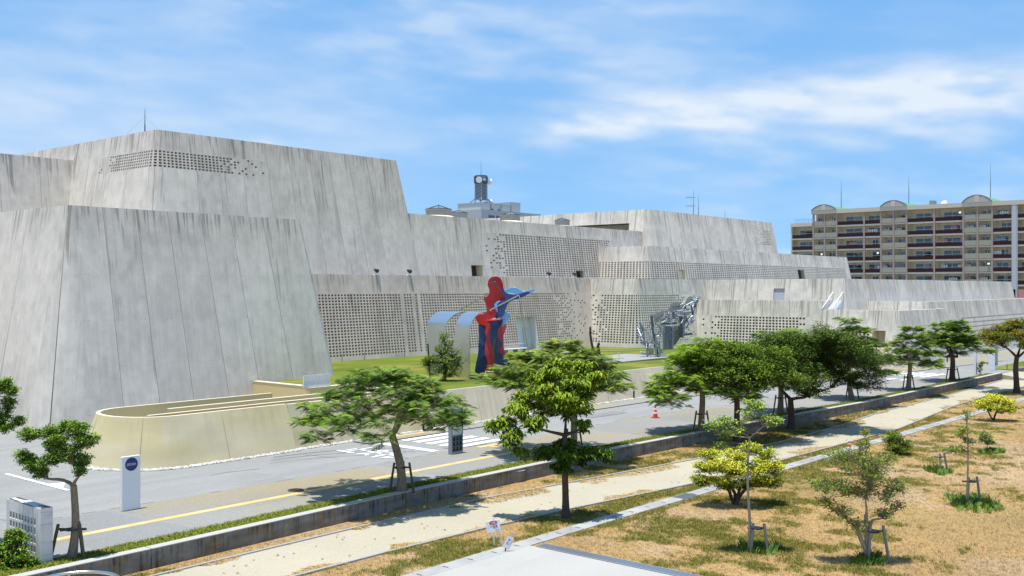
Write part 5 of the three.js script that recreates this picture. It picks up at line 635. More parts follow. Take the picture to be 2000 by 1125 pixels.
function leaf(m, p, dir, len, wid, c, droop, r) {         // a folded, drooping blade
  const s = v3(-dir.z, (r() - .5) * 0.8, dir.x).normalize(), q = [p.x + dir.x * len * 0.5, p.y + dir.y * len * 0.5 - droop * len * 0.12, p.z + dir.z * len * 0.5], e = [p.x + dir.x * len, p.y + dir.y * len - droop * len * 0.5, p.z + dir.z * len], f = wid * 0.25;
  const L = [q[0] - s.x * wid, q[1] - s.y * wid + f, q[2] - s.z * wid], R = [q[0] + s.x * wid, q[1] + s.y * wid + f, q[2] + s.z * wid];
  m.quad([p.x, p.y, p.z], q, e, L, undefined, c); m.quad([p.x, p.y, p.z], R, e, q, undefined, c);
}
// a tree or shrub. pads: leaf masses {x, y, z, r, h} round the base, x to the right of the picture, z towards the viewer
function tree(o) {
  if (o.puff) o = { ...o, pads: o.pads.map((q) => ({ ...q, r: q.r * o.puff, h: q.h * o.puff * (o.puffH ?? 1) })) };
  const r = mulberry(o.seed), t = thing(o.name ?? 'tree', o.label, o.category ?? 'tree', [o.pos.a, o.y0, -o.pos.b], 0, o.group);
  const V = (x, y, z) => RIGHT.clone().multiplyScalar(x).addScaledVector(AWAY, -z).setY(y);
  const trunk = new MB(), limbs = new MB(), leaves = new MB(), pal = PAL[o.pal];
  const nodes = []; const forks = o.forks ?? [[o.lean?.[0] ?? 0, o.fork, o.lean?.[1] ?? 0]];
  const path = (a, b, bend, n = 7) => { const P = []; const L = a.distanceTo(b), k1 = v3(r() - .5, r() - .5, r() - .5).multiplyScalar(L * bend), k2 = v3(r() - .5, r() - .5, r() - .5).multiplyScalar(L * bend * 0.6); for (let i = 0; i <= n; i++) { const s = i / n; P.push(a.clone().lerp(b, s).addScaledVector(k1, Math.sin(Math.PI * s)).addScaledVector(k2, Math.sin(2 * Math.PI * s))); } return P; };
  const R0 = o.trunkR;
  for (const [fx, fy, fz] of forks) {
    const e = V(fx, fy, fz), st = v3(0, 0, 0); if (forks.length > 1) st.set((r() - .5) * R0 * 2, 0, (r() - .5) * R0 * 2);
    const P = path(st, e, o.bend ?? 0.05, 9); if (o.mid) P.forEach((p, i) => p.add(V(o.mid[0], 0, o.mid[1]).multiplyScalar(Math.sin(Math.PI * i / 9))));
    trunk.tube(P, P.map((_, i) => R0 * (i === 0 ? 1.35 : i === 1 ? 1.08 : lerp(1, o.taper ?? 0.74, i / 9))), 10); nodes.push({ p: e, r: R0 * (o.taper ?? 0.74), d: 0 });
    if (o.stemLeaves) for (let i = 4; i < 9; i++) nodes.push({ p: P[i].clone(), r: R0 * 0.5, d: 0 });
  }
  const pads = o.pads.map((q) => ({ ...q, p: V(q.x, q.y, q.z ?? 0) })).sort((a, b) => a.p.distanceTo(nodes[0].p) - b.p.distanceTo(nodes[0].p));
  const top = Math.max(...pads.map((q) => q.y));
  const put = (p, out, c0) => {
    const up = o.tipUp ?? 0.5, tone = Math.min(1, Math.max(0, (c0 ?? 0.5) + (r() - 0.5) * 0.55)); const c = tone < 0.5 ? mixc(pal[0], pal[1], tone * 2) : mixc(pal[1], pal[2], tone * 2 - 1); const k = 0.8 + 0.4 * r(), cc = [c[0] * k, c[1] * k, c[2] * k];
    const a = Math.atan2(out.z, out.x) + (r() - 0.5) * (o.spread ?? 2.4), d = v3(Math.cos(a), (r() - 0.35) * up, Math.sin(a)).normalize();
    if (o.leaf === 'frond') frond(leaves, p, d, o.len * (0.7 + 0.6 * r()), cc, r);
    else leaf(leaves, p, d, o.len * (0.7 + 0.6 * r()), o.len * (o.wid ?? 0.26), cc, o.droop ?? 0.6, r);
  };
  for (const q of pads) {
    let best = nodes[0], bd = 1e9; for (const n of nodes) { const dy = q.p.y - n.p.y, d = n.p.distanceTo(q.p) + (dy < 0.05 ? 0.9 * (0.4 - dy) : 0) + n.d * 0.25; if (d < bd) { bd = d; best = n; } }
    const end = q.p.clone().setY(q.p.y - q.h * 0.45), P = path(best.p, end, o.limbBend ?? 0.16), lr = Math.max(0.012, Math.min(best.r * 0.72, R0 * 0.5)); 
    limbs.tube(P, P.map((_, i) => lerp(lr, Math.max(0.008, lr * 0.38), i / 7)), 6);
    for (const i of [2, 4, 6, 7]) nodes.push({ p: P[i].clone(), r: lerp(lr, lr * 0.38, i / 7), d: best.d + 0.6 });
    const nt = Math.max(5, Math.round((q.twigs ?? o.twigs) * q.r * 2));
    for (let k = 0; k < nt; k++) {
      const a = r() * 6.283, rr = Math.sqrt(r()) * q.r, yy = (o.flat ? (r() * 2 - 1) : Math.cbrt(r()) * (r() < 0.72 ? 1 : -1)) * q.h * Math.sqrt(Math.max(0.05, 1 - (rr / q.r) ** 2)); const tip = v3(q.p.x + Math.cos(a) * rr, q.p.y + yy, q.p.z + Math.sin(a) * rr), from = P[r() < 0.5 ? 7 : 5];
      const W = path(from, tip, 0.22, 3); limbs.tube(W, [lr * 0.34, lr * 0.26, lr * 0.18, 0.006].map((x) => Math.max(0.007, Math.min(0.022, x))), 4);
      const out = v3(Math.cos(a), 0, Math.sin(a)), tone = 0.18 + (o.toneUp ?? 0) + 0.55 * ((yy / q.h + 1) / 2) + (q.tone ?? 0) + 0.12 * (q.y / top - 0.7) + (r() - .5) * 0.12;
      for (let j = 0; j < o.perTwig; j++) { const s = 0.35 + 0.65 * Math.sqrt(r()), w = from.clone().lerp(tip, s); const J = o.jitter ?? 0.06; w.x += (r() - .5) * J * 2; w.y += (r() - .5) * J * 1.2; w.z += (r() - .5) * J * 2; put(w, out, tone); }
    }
  }
  const bk = o.bark ?? M.bark; part('trunk', trunk.geo(), bk, t); if (limbs.p.length) part('limbs', limbs.geo(), bk, t);
  if (leaves.p.length) { const c = part('foliage', leaves.geo(), LEAF[o.leafMat ?? 'broad'], t); tag(c, null, null, null, 'stuff'); }
  if (o.extra) o.extra(t, V, r, pads); tree.tris = (tree.tris ?? 0) + (leaves.i.length + limbs.i.length + trunk.i.length) / 3; return t;
}
// crown laid out from where its edges stand in the photograph, at the trunk's distance
function crown(seed, pos, x0, x1, yTop, yBot, o = {}) {
  const r = mulberry(seed), s = pos.s, cx = ((x0 + x1) / 2 - pos.px) * s, R = (x1 - x0) / 2 * s, H = (yBot - yTop) * s, yb = (pos.py - yBot) * s, pads = [], n = o.n ?? 20;
  for (let i = 0; i < n; i++) {
    const a = i * 2.39996 + r() * 0.7, q = Math.sqrt((i + 0.4) / n) * (0.86 + 0.1 * r()); let x = Math.cos(a) * q * R * 0.86, z = Math.sin(a) * q * R * 0.86 * (o.depth ?? 0.9), y;
    if (o.dome) { const lay = r(); y = yb + H * (0.12 + 0.72 * Math.sqrt(Math.max(0, 1 - q * q)) * lay ** 0.45 + 0.12 * r()); } else y = yb + H * (1 - (o.droop ?? 0.75) * q ** 1.7 - 0.28 * r() * (1 - q * 0.5)) - 0.1;
    pads.push({ x: cx + x, y, z, r: R * (o.pr ?? 0.28) * (0.75 + 0.5 * r()), h: R * (o.ph ?? 0.075) * (0.8 + 0.5 * r()), tone: (r() - 0.5) * (o.tv ?? 0.3) });
  }
  return pads;
}
const base = (px, py, y) => ({ ...at(px, py, { y }), px, py });
const FE = { leaf: 'frond', leafMat: 'feather', len: 0.34, twigs: 20, perTwig: 4, tipUp: 1.0, spread: 2.6, jitter: 0.09 };
function stakes(p, y0, label, o = {}) {                    // timber props round a trunk
  const t = thing('tree_support', label, 'tree support', [p.a, y0, -p.b], 0, o.group), h = o.h ?? 1.05, w = o.w ?? 0.42, m = o.m ?? M.timber, ps = o.posts ?? [[-1, 0.2], [1, 0.1], [0.1, -0.9]];
  for (const [x, z] of ps) part('post', bar(RIGHT.clone().multiplyScalar(x * w).addScaledVector(AWAY, -z * w), RIGHT.clone().multiplyScalar(x * w * 0.62).addScaledVector(AWAY, -z * w * 0.62).setY(h), 0.042, 8), m, t);
  part('crossbar', bar(RIGHT.clone().multiplyScalar(-w * 0.72).addScaledVector(AWAY, 0.06).setY(h * 0.83), RIGHT.clone().multiplyScalar(w * 0.72).addScaledVector(AWAY, 0.06).setY(h * 0.83), 0.032, 8), m, t); if (ps.length > 2) part('crossbar', bar(RIGHT.clone().multiplyScalar(0.1 * w).addScaledVector(AWAY, w * 0.6).setY(h * 0.83), RIGHT.clone().multiplyScalar(-w * 0.5).addScaledVector(AWAY, -0.1).setY(h * 0.83), 0.032, 8), m, t);
  const k = new THREE.TorusGeometry(0.15, 0.025, 6, 20); k.rotateX(Math.PI / 2); k.translate(0, h * 0.84, 0); part('tie', k, M.dark, t); return t;
}
const Y0 = 0.05;
{ // row of feathery trees along the sidewalk
  let p = base(785, 962, Y0);
  tree({ ...FE, twigs: 14, perTwig: 4, len: 0.32, seed: 11, pos: p, y0: Y0, label: 'large feathery umbrella tree in the left foreground, standing on the sidewalk verge', pal: 'feather', trunkR: 0.17, fork: 1.98, lean: [-0.33, 0.05], mid: [0.10, 0], bend: 0.02, bark: M.bark, limbBend: 0.14, pads: crown(12, p, 552, 958, 694, 866, { n: 50, droop: 0.85, pr: 0.175, ph: 0.055, tv: 0.5 }) });
  stakes(p, Y0, 'dark timber props round the large left feathery tree');
  p = base(1120, 884, Y0);
  tree({ ...FE, seed: 21, pos: p, y0: Y0, label: 'feathery tree directly behind the large-leaved round tree, crown spreading left and right of it', pal: 'featherDry', trunkR: 0.17, fork: 2.3, lean: [0.1, 0], bark: M.bark, pads: crown(22, p, 925, 1250, 656, 790, { n: 34, droop: 0.8, pr: 0.25, ph: 0.06 }) });
  stakes(p, Y0, 'timber props behind the large-leaved tree\'s lower crown');
  p = base(1370, 843, Y0);
  tree({ ...FE, seed: 31, pos: p, y0: Y0, label: 'bright green feathery tree right of the traffic cone, left of the dark dense trees', pal: 'featherBright', len: 0.38, trunkR: 0.17, fork: 2.3, lean: [0, 0], bark: M.bark, pads: crown(32, p, 1250, 1505, 655, 805, { n: 32, droop: 0.85, pr: 0.26, ph: 0.11, tv: 0.4 }) });
  stakes(p, Y0, 'dark timber props under the bright feathery tree right of the cone');
  p = base(1524, 807, Y0);
  tree({ ...FE, seed: 41, pos: p, y0: Y0, label: 'feathery tree mostly hidden behind the two dark dense trees', pal: 'feather', twigs: 14, len: 0.42, trunkR: 0.17, fork: 2.6, bark: M.bark, pads: crown(42, p, 1420, 1650, 634, 745, { n: 26, droop: 0.7, pr: 0.28, ph: 0.09 }) });
  stakes(p, Y0, 'timber props behind the dark dense tree\'s trunk');
  p = base(1664, 779, Y0);
  tree({ ...FE, seed: 51, pos: p, y0: Y0, label: 'tall feathery tree with layered crown just right of the dark dense tree', pal: 'feather', twigs: 15, len: 0.46, trunkR: 0.16, fork: 3.1, lean: [-0.3, 0], bark: M.bark, pads: [...crown(52, p, 1580, 1748, 626, 745, { n: 22, droop: 0.85, pr: 0.27, ph: 0.07 }), { x: -0.2, y: 5.1, z: 0, r: 0.7, h: 0.2 }] });
  stakes(p, Y0, 'dark timber props under the tall layered feathery tree');
  p = base(1774, 761, Y0);
  tree({ ...FE, seed: 61, pos: p, y0: Y0, label: 'slender feathery tree with Y-shaped fork, third from the right along the road', pal: 'featherDry', twigs: 13, len: 0.46, trunkR: 0.17, fork: 2.1, lean: [0.1, 0], bark: M.bark, pads: [...crown(62, p, 1712, 1842, 632, 735, { n: 20, droop: 0.85, pr: 0.27, ph: 0.07 }), { x: 0.3, y: 4.35, z: 0, r: 0.7, h: 0.2 }] });
  stakes(p, Y0, 'dark timber props under the slender Y-forked feathery tree');
  p = base(1860, 744, Y0);
  tree({ ...FE, seed: 71, pos: p, y0: Y0, label: 'rounded feathery tree on a thick trunk, left of the white display case', pal: 'feather', twigs: 15, len: 0.46, trunkR: 0.22, fork: 2.0, bark: M.barkDark, pads: crown(72, p, 1792, 1932, 618, 708, { n: 24, droop: 0.75, pr: 0.28, ph: 0.09 }) });
  stakes(p, Y0, 'dark timber props under the rounded feathery tree left of the display case', { w: 0.55 });
}
const DE = { leaf: 'leaf', leafMat: 'broad', len: 0.15, wid: 0.22, twigs: 34, perTwig: 19, tipUp: 1.2, spread: 5, jitter: 0.15, droop: 0.4 };
{ // dense dark trees in the strip beside the path
  let p = base(1440, 862, LOW);
  tree({ ...DE, seed: 81, pos: p, y0: LOW, label: 'dense dark green tree beside the path, left of two, with light lower leaves', pal: 'denseBright', trunkR: 0.17, fork: 2.5, lean: [-0.05, 0], bark: M.barkDark, pads: crown(82, p, 1312, 1580, 648, 806, { n: 28, dome: true, pr: 0.30, ph: 0.17, depth: 0.8, tv: 0.3 }) });
  p = base(1544, 838, LOW);
  tree({ ...DE, seed: 91, pos: p, y0: LOW, label: 'dense dark green tree with forked trunk beside the path, right of two', pal: 'dense', trunkR: 0.2, fork: 1.6, bark: M.barkDark, pads: [...crown(92, p, 1440, 1735, 636, 778, { n: 36, dome: true, pr: 0.27, ph: 0.16, depth: 0.8, tv: 0.3 }), { x: 3.3, y: 2.7, z: 0.2, r: 0.7, h: 0.4 }, { x: 2.5, y: 2.9, z: 0.4, r: 0.8, h: 0.4 }, { x: 3.7, y: 2.3, z: 0, r: 0.45, h: 0.3 }] });
}
{ // large-leaved tree on the lawn strip, crown in two tiers
  const p = base(1105, 1012, LOW), s = p.s, q = (px, py, z, r, h) => ({ x: (px - 1105) * s, y: (1012 - py) * s, z, r, h });
  tree({ seed: 101, pos: p, y0: LOW, label: 'large-leaved tree with a bright upper crown and a dark lower tier on the grass strip', pal: 'broad', leaf: 'leaf', leafMat: 'broad', len: 0.155, wid: 0.27, twigs: 38, perTwig: 11, tipUp: 0.5, spread: 3.5, jitter: 0.1, droop: 1.5, trunkR: 0.125, fork: 2.75, lean: [-0.03, 0], bend: 0.02, bark: M.barkDark, limbBend: 0.14,
    pads: [[1085, 728, 0, .42, .3], [1120, 745, .3, .5, .32], [1150, 755, -.3, .42, .3], [1060, 760, .4, .5, .34], [1030, 780, -.3, .5, .3], [1165, 735, .1, .32, .24], [1095, 775, .7, .5, .34], [1010, 800, .2, .45, .3], [985, 825, .1, .36, .26], [962, 832, -.1, .26, .2], [1130, 790, .5, .38, .28], [1040, 820, .5, .45, .3], [1000, 850, .4, .36, .3], [1015, 882, .3, .2, .26], [1110, 800, -.5, .45, .3], [1065, 800, -.7, .5, .3], [1138, 828, .2, .26, .2], [1090, 712, -.2, .35, .24], [1140, 715, -.2, .3, .22], [1050, 738, -.3, .4, .26],
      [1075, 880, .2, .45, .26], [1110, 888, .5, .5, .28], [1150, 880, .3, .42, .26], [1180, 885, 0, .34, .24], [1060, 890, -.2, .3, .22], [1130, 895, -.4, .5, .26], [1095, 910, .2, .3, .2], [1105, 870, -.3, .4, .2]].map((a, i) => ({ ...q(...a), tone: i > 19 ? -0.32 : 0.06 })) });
}
{ // small trees at the left edge
  let p = base(140, 1093, Y0), s = p.s; let q = (px, py, z, r, h) => ({ x: (px - p.px) * s, y: (p.py - py) * s, z, r, h });
  const SM = { puff: 1.3, puffH: 1.15, leaf: 'leaf', leafMat: 'small', pal: 'small', len: 0.075, wid: 0.3, twigs: 95, perTwig: 15, tipUp: 1.6, spread: 5, jitter: 0.08, droop: 0.1, limbBend: 0.2 };
  tree({ ...SM, seed: 111, pos: p, y0: Y0, label: 'small open tree with tufted foliage behind the pierced white screen', trunkR: 0.115, fork: 1.95, lean: [0.05, 0], mid: [0.05, 0], bark: M.bark, pads: [[62, 848, .1, .26, .15], [100, 845, -.1, .24, .15], [48, 892, .1, .22, .12], [75, 905, .2, .24, .13], [120, 862, .2, .28, .16], [152, 840, 0, .26, .16], [165, 862, .1, .22, .14], [112, 892, .3, .24, .14], [138, 882, .2, .28, .16], [155, 900, -.1, .24, .14], [70, 925, -.2, .18, .1], [160, 920, .1, .12, .08], [178, 860, -.1, .14, .1], [95, 872, -.3, .2, .12], [130, 835, -.2, .22, .12]].map((a) => q(...a)) });
  stakes(p, Y0, 'dark timber props round the small tree behind the pierced screen', { w: 0.5, h: 0.95, posts: [[-1, 0.3], [0.75, 0.2], [0.3, -0.7]] });
  p = base(-28, 1060, Y0); s = p.s; q = (px, py, z, r, h) => ({ x: (px - p.px) * s, y: (p.py - py) * s, z, r, h });
  tree({ ...SM, seed: 121, pos: p, y0: Y0, label: 'small tree reaching in at the left picture edge above the white road line', trunkR: 0.12, fork: 2.2, bark: M.barkDark, pads: [[12, 752, 0, .16, .16], [28, 765, .1, .13, .14], [15, 790, 0, .2, .16], [-10, 760, .1, .25, .2], [5, 818, .1, .22, .16], [38, 822, 0, .14, .1], [-30, 800, .1, .3, .22], [-60, 780, 0, .3, .25], [-50, 840, .2, .3, .2], [20, 835, .2, .18, .1]].map((a) => q(...a)) });
}
{ // right edge
  const p = base(1986, 768, LOW);
  tree({ ...DE, seed: 131, pos: p, y0: LOW, label: 'yellowing round tree with spreading limbs at the right picture edge', pal: 'rust', len: 0.16, twigs: 24, perTwig: 13, trunkR: 0.21, fork: 2.6, bark: M.barkDark, limbBend: 0.1, pads: crown(132, p, 1903, 2075, 618, 712, { n: 38, dome: true, pr: 0.24, ph: 0.12 }) });
}
{ // golden shrubs
  let p = base(1436, 985, LOW), s = p.s; let q = (px, py, z, r, h, tone = 0) => ({ x: (px - p.px) * s, y: (p.py - py) * s, z, r, h, tone });
  const GO = { toneUp: 0.14, puff: 1.45, puffH: 0.95, leaf: 'leaf', leafMat: 'small', pal: 'gold', len: 0.085, wid: 0.26, twigs: 70, perTwig: 13, tipUp: 1.6, spread: 5, jitter: 0.09, droop: 0.2, bark: M.barkDark, limbBend: 0.22, bend: 0.2, name: 'shrub', category: 'shrub' };
  tree({ ...GO, seed: 141, pos: p, y0: LOW, label: 'large golden-topped shrub with dark stems on the dry lawn', trunkR: 0.07, forks: [[0.15, 0.6, 0.1], [-0.35, 0.7, 0.1], [0.5, 0.6, -0.1], [-0.1, 0.55, -0.2]], pads: [[1375, 912, .1, .32, .2], [1365, 935, .3, .28, .16, -.3], [1400, 905, .4, .36, .22, .1], [1400, 935, .6, .3, .16, -.2], [1430, 912, .5, .38, .24, .15], [1440, 895, -.3, .4, .24, .1], [1465, 915, .6, .38, .24, .1], [1490, 905, .2, .36, .22, .05], [1512, 915, .1, .3, .2], [1500, 890, -.2, .34, .2, -.3], [1482, 935, .5, .3, .18, -.15], [1505, 940, .2, .28, .16, -.3], [1385, 890, -.2, .3, .16, -.1], [1450, 940, .5, .32, .18, -.3], [1420, 945, .2, .3, .16, -.35], [1470, 880, -.4, .3, .18, -.1]].map((a) => q(...a)) });
  p = base(1942, 821, LOW); s = p.s;
  tree({ ...GO, seed: 151, pos: p, y0: LOW, twigs: 42, len: 0.11, label: 'small flat-topped golden shrub on thin stems near the right edge', trunkR: 0.05, forks: [[0.1, 0.7, 0], [-0.5, 0.7, 0.1], [0.4, 0.75, 0]], pads: [[1916, 790, .1, .45, .22, .15], [1940, 782, .3, .5, .24, .25], [1965, 786, .1, .45, .24, .2], [1930, 795, .5, .42, .2, 0], [1955, 798, .5, .42, .2, -.05], [1975, 798, .2, .3, .16, -.2], [1945, 778, -.3, .4, .2, .2]].map((a) => q(...a)) });
}
{ // saplings and bushes on the dry lawn
  let p = base(1464, 1078, LOW), s = p.s; let q = (px, py, z, r, h, tone = 0) => ({ x: (px - p.px) * s, y: (p.py - py) * s, z, r, h, tone });
  tree({ puff: 1.5, seed: 161, pos: p, y0: LOW, label: 'slender pale-barked sapling with sparse light green leaves in front of the golden shrub', pal: 'pale', leaf: 'leaf', leafMat: 'small', len: 0.11, wid: 0.3, twigs: 32, perTwig: 8, tipUp: 0.7, spread: 5, jitter: 0.12, trunkR: 0.052, taper: 0.45, fork: 3.3, lean: [0.0, 0], mid: [-0.06, 0], bark: M.barkPale, stemLeaves: true, limbBend: 0.1, pads: [[1470, 790, 0, .24, .1], [1500, 818, .1, .2, .09], [1415, 822, .1, .24, .1], [1395, 830, 0, .16, .08], [1440, 838, .2, .18, .08], [1408, 868, .1, .14, .06], [1420, 850, -.2, .14, .06], [1485, 795, -.2, .14, .08], [1455, 805, .2, .14, .08], [1468, 905, .2, .14, .08], [1515, 822, 0, .12, .06]].map((a) => q(...a)) });
  stakes(base(1478, 1080, LOW), LOW, 'two leaning grey props beside the slender pale sapling', { h: 0.85, w: 0.35, m: M.timberPale, posts: [[-0.5, 0.1], [0.9, 0.2]] });
  p = base(1690, 1096, LOW); s = p.s;
  const fl = (t, V, r, pads) => { const g = []; for (let k = 0; k < 70; k++) { const d = pads[Math.floor(r() * pads.length)], f = new THREE.IcosahedronGeometry(0.02 + 0.014 * r(), 0); f.translate(d.p.x + (r() - .5) * d.r * 1.8, d.p.y + (r() - .3) * d.h * 1.8, d.p.z + (r() - .5) * d.r * 1.8); g.push(f); } tag(part('flowers', g, std([0.55, 0.02, 0.06], 0.6), t), null, null, null, 'stuff'); };
  tree({ puff: 1.55, seed: 171, pos: p, y0: LOW, name: 'shrub', category: 'shrub', label: 'tall sparse bush with small red flowers and a thick grey stem, lower right', pal: 'bush', leaf: 'leaf', leafMat: 'broad', len: 0.085, wid: 0.22, twigs: 50, perTwig: 7, tipUp: 0.8, spread: 4, jitter: 0.12, droop: 0.9, trunkR: 0.075, forks: [[0.02, 1.3, 0], [-0.25, 0.9, 0.1], [0.2, 1.1, -0.1]], bark: M.barkPale, bend: 0.08, extra: fl, pads: [[1625, 890, .1, .26, .14], [1650, 885, .1, .24, .14], [1680, 895, .2, .3, .16, .1], [1710, 905, .2, .28, .16, .1], [1735, 893, 0, .2, .1], [1660, 915, .3, .26, .14], [1695, 925, .3, .24, .12], [1612, 948, .1, .28, .12], [1640, 945, .3, .22, .12], [1660, 960, -.1, .26, .12], [1600, 945, -.2, .18, .08], [1745, 945, .1, .24, .14, -.1], [1730, 965, .2, .2, .12, -.15], [1690, 955, .1, .26, .14], [1682, 868, 0, .18, .12], [1705, 940, -.3, .24, .14], [1760, 955, 0, .1, .06], [1690, 845, 0, .08, .06], [1640, 995, .2, .24, .12, -.1], [1722, 1000, .2, .2, .12, -.1], [1612, 978, .1, .22, .1], [1668, 1020, .3, .16, .1, -.1], [1750, 985, .1, .14, .08]].map((a) => q(...a)) });
  stakes(base(1706, 1098, LOW), LOW, 'two grey timber props leaning at the red-flowered bush', { h: 1.02, w: 0.42, m: M.timberPale, posts: [[-0.4, 0.2], [1.0, 0.1]] });
  p = base(1889, 988, LOW); s = p.s;
  tree({ puff: 1.4, seed: 181, pos: p, y0: LOW, label: 'thin bare sapling with a few yellow-green leaves at the right of the dry lawn', pal: 'bush', leaf: 'leaf', leafMat: 'small', len: 0.11, wid: 0.24, twigs: 32, perTwig: 6, tipUp: 0.8, spread: 4, jitter: 0.1, trunkR: 0.04, taper: 0.4, fork: 3.2, lean: [-0.05, 0], bark: M.barkPale, stemLeaves: true, pads: [[1870, 875, .1, .3, .1], [1900, 862, 0, .24, .1], [1920, 850, .1, .26, .12], [1885, 850, -.2, .2, .1], [1890, 810, 0, .16, .2, -.2], [1875, 838, .2, .2, .1], [1855, 880, 0, .2, .08]].map((a) => q(...a)) });
  stakes(base(1897, 986, LOW), LOW, 'grey timber props beside the thin bare sapling', { h: 0.98, w: 0.4, m: M.timberPale, posts: [[-0.4, 0.1], [0.9, -0.2]] });
  stakes(base(1833, 924, LOW), LOW, 'two leaning timber props standing alone in a green tuft on the dry lawn', { h: 0.8, w: 0.4, m: M.timberPale, posts: [[0.2, 0.1], [1.0, -0.1]] });
  p = base(1750, 887, LOW); s = p.s;
  tree({ puff: 1.3, seed: 191, pos: p, y0: LOW, name: 'shrub', category: 'shrub', label: 'small round dark bush beside the gutter strip, right of the path', pal: 'bush', leaf: 'leaf', leafMat: 'small', len: 0.085, wid: 0.26, twigs: 75, perTwig: 10, tipUp: 1.4, spread: 5, jitter: 0.08, trunkR: 0.03, forks: [[0, 0.3, 0], [-0.2, 0.35, 0.1], [0.25, 0.3, 0]], bark: M.barkDark, pads: [[1735, 862, .1, .3, .22], [1750, 855, 0, .32, .22, .1], [1765, 865, .2, .3, .2], [1740, 874, .3, .26, .16, -.1], [1758, 876, .3, .28, .16, -.1], [1748, 850, -.2, .24, .16, .1]].map((a) => q(...a)) });
  p = base(1928, 884, LOW); s = p.s;
  tree({ seed: 201, pos: p, y0: LOW, name: 'shrub', category: 'shrub', label: 'tiny dark-leaved plant on a single stem behind the thin bare sapling', pal: 'small', leaf: 'leaf', leafMat: 'small', len: 0.12, wid: 0.36, twigs: 60, perTwig: 6, tipUp: 0.6, spread: 5, trunkR: 0.025, fork: 0.4, bark: M.barkPale, pads: [[1928, 852, 0, .24, .14], [1932, 862, .1, .22, .12, -.2], [1920, 858, .1, .16, .1]].map((a) => q(...a)) });
  p = base(30, 1108, 0); s = p.s;
  tree({ puff: 1.35, seed: 211, pos: p, y0: -0.3, name: 'shrub', category: 'shrub', label: 'leafy green bush with tiny orange flowers in front of the pierced white screen', pal: 'small', leaf: 'leaf', leafMat: 'small', len: 0.07, wid: 0.36, twigs: 120, perTwig: 13, tipUp: 1.4, spread: 5, jitter: 0.06, trunkR: 0.03, forks: [[0, 0.3, 0], [-0.3, 0.3, 0.1], [0.25, 0.3, 0.1]], bark: M.barkDark, extra: (t, V, r, pads) => { const g = []; for (let k = 0; k < 46; k++) { const d = pads[Math.floor(r() * pads.length)], f = new THREE.IcosahedronGeometry(0.014, 0); f.translate(d.p.x + (r() - .5) * d.r * 1.6, d.p.y + d.h * (0.6 + .5 * r()), d.p.z + (r() - .2) * d.r); g.push(f); } tag(part('flowers', g, std([0.6, 0.22, 0.02], 0.6), t), null, null, null, 'stuff'); },
    pads: [[10, 1075, .25, .3, .25], [35, 1058, .1, .24, .24], [45, 1085, .3, .3, .24], [62, 1100, .25, .22, .18], [20, 1105, .5, .3, .22], [40, 1112, .5, .3, .2], [5, 1110, .4, .3, .2], [-20, 1080, .2, .3, .24], [60, 1118, .4, .24, .16], [30, 1042, .1, .14, .14]].map(([x, y, z, r, h]) => ({ x: (x - 30) * s, y: (1108 - y) * s + 0.3, z, r, h })) });
  p = base(1914, 730, Y0); s = p.s;
  tree({ seed: 221, pos: p, y0: Y0, name: 'shrub', category: 'shrub', label: 'tiny shrub with pale top between the white pillar and display case', pal: 'denseBright', leaf: 'leaf', leafMat: 'small', len: 0.12, wid: 0.3, twigs: 30, perTwig: 8, tipUp: 1, spread: 5, trunkR: 0.03, fork: 0.3, bark: M.barkDark, pads: [[1912, 722, .1, .3, .3, -.3], [1916, 716, 0, .26, .24, -.2], [1918, 708, 0, .26, .1, .3], [1926, 709, 0, .16, .06, .3]].map((a) => q(...a)) });
}
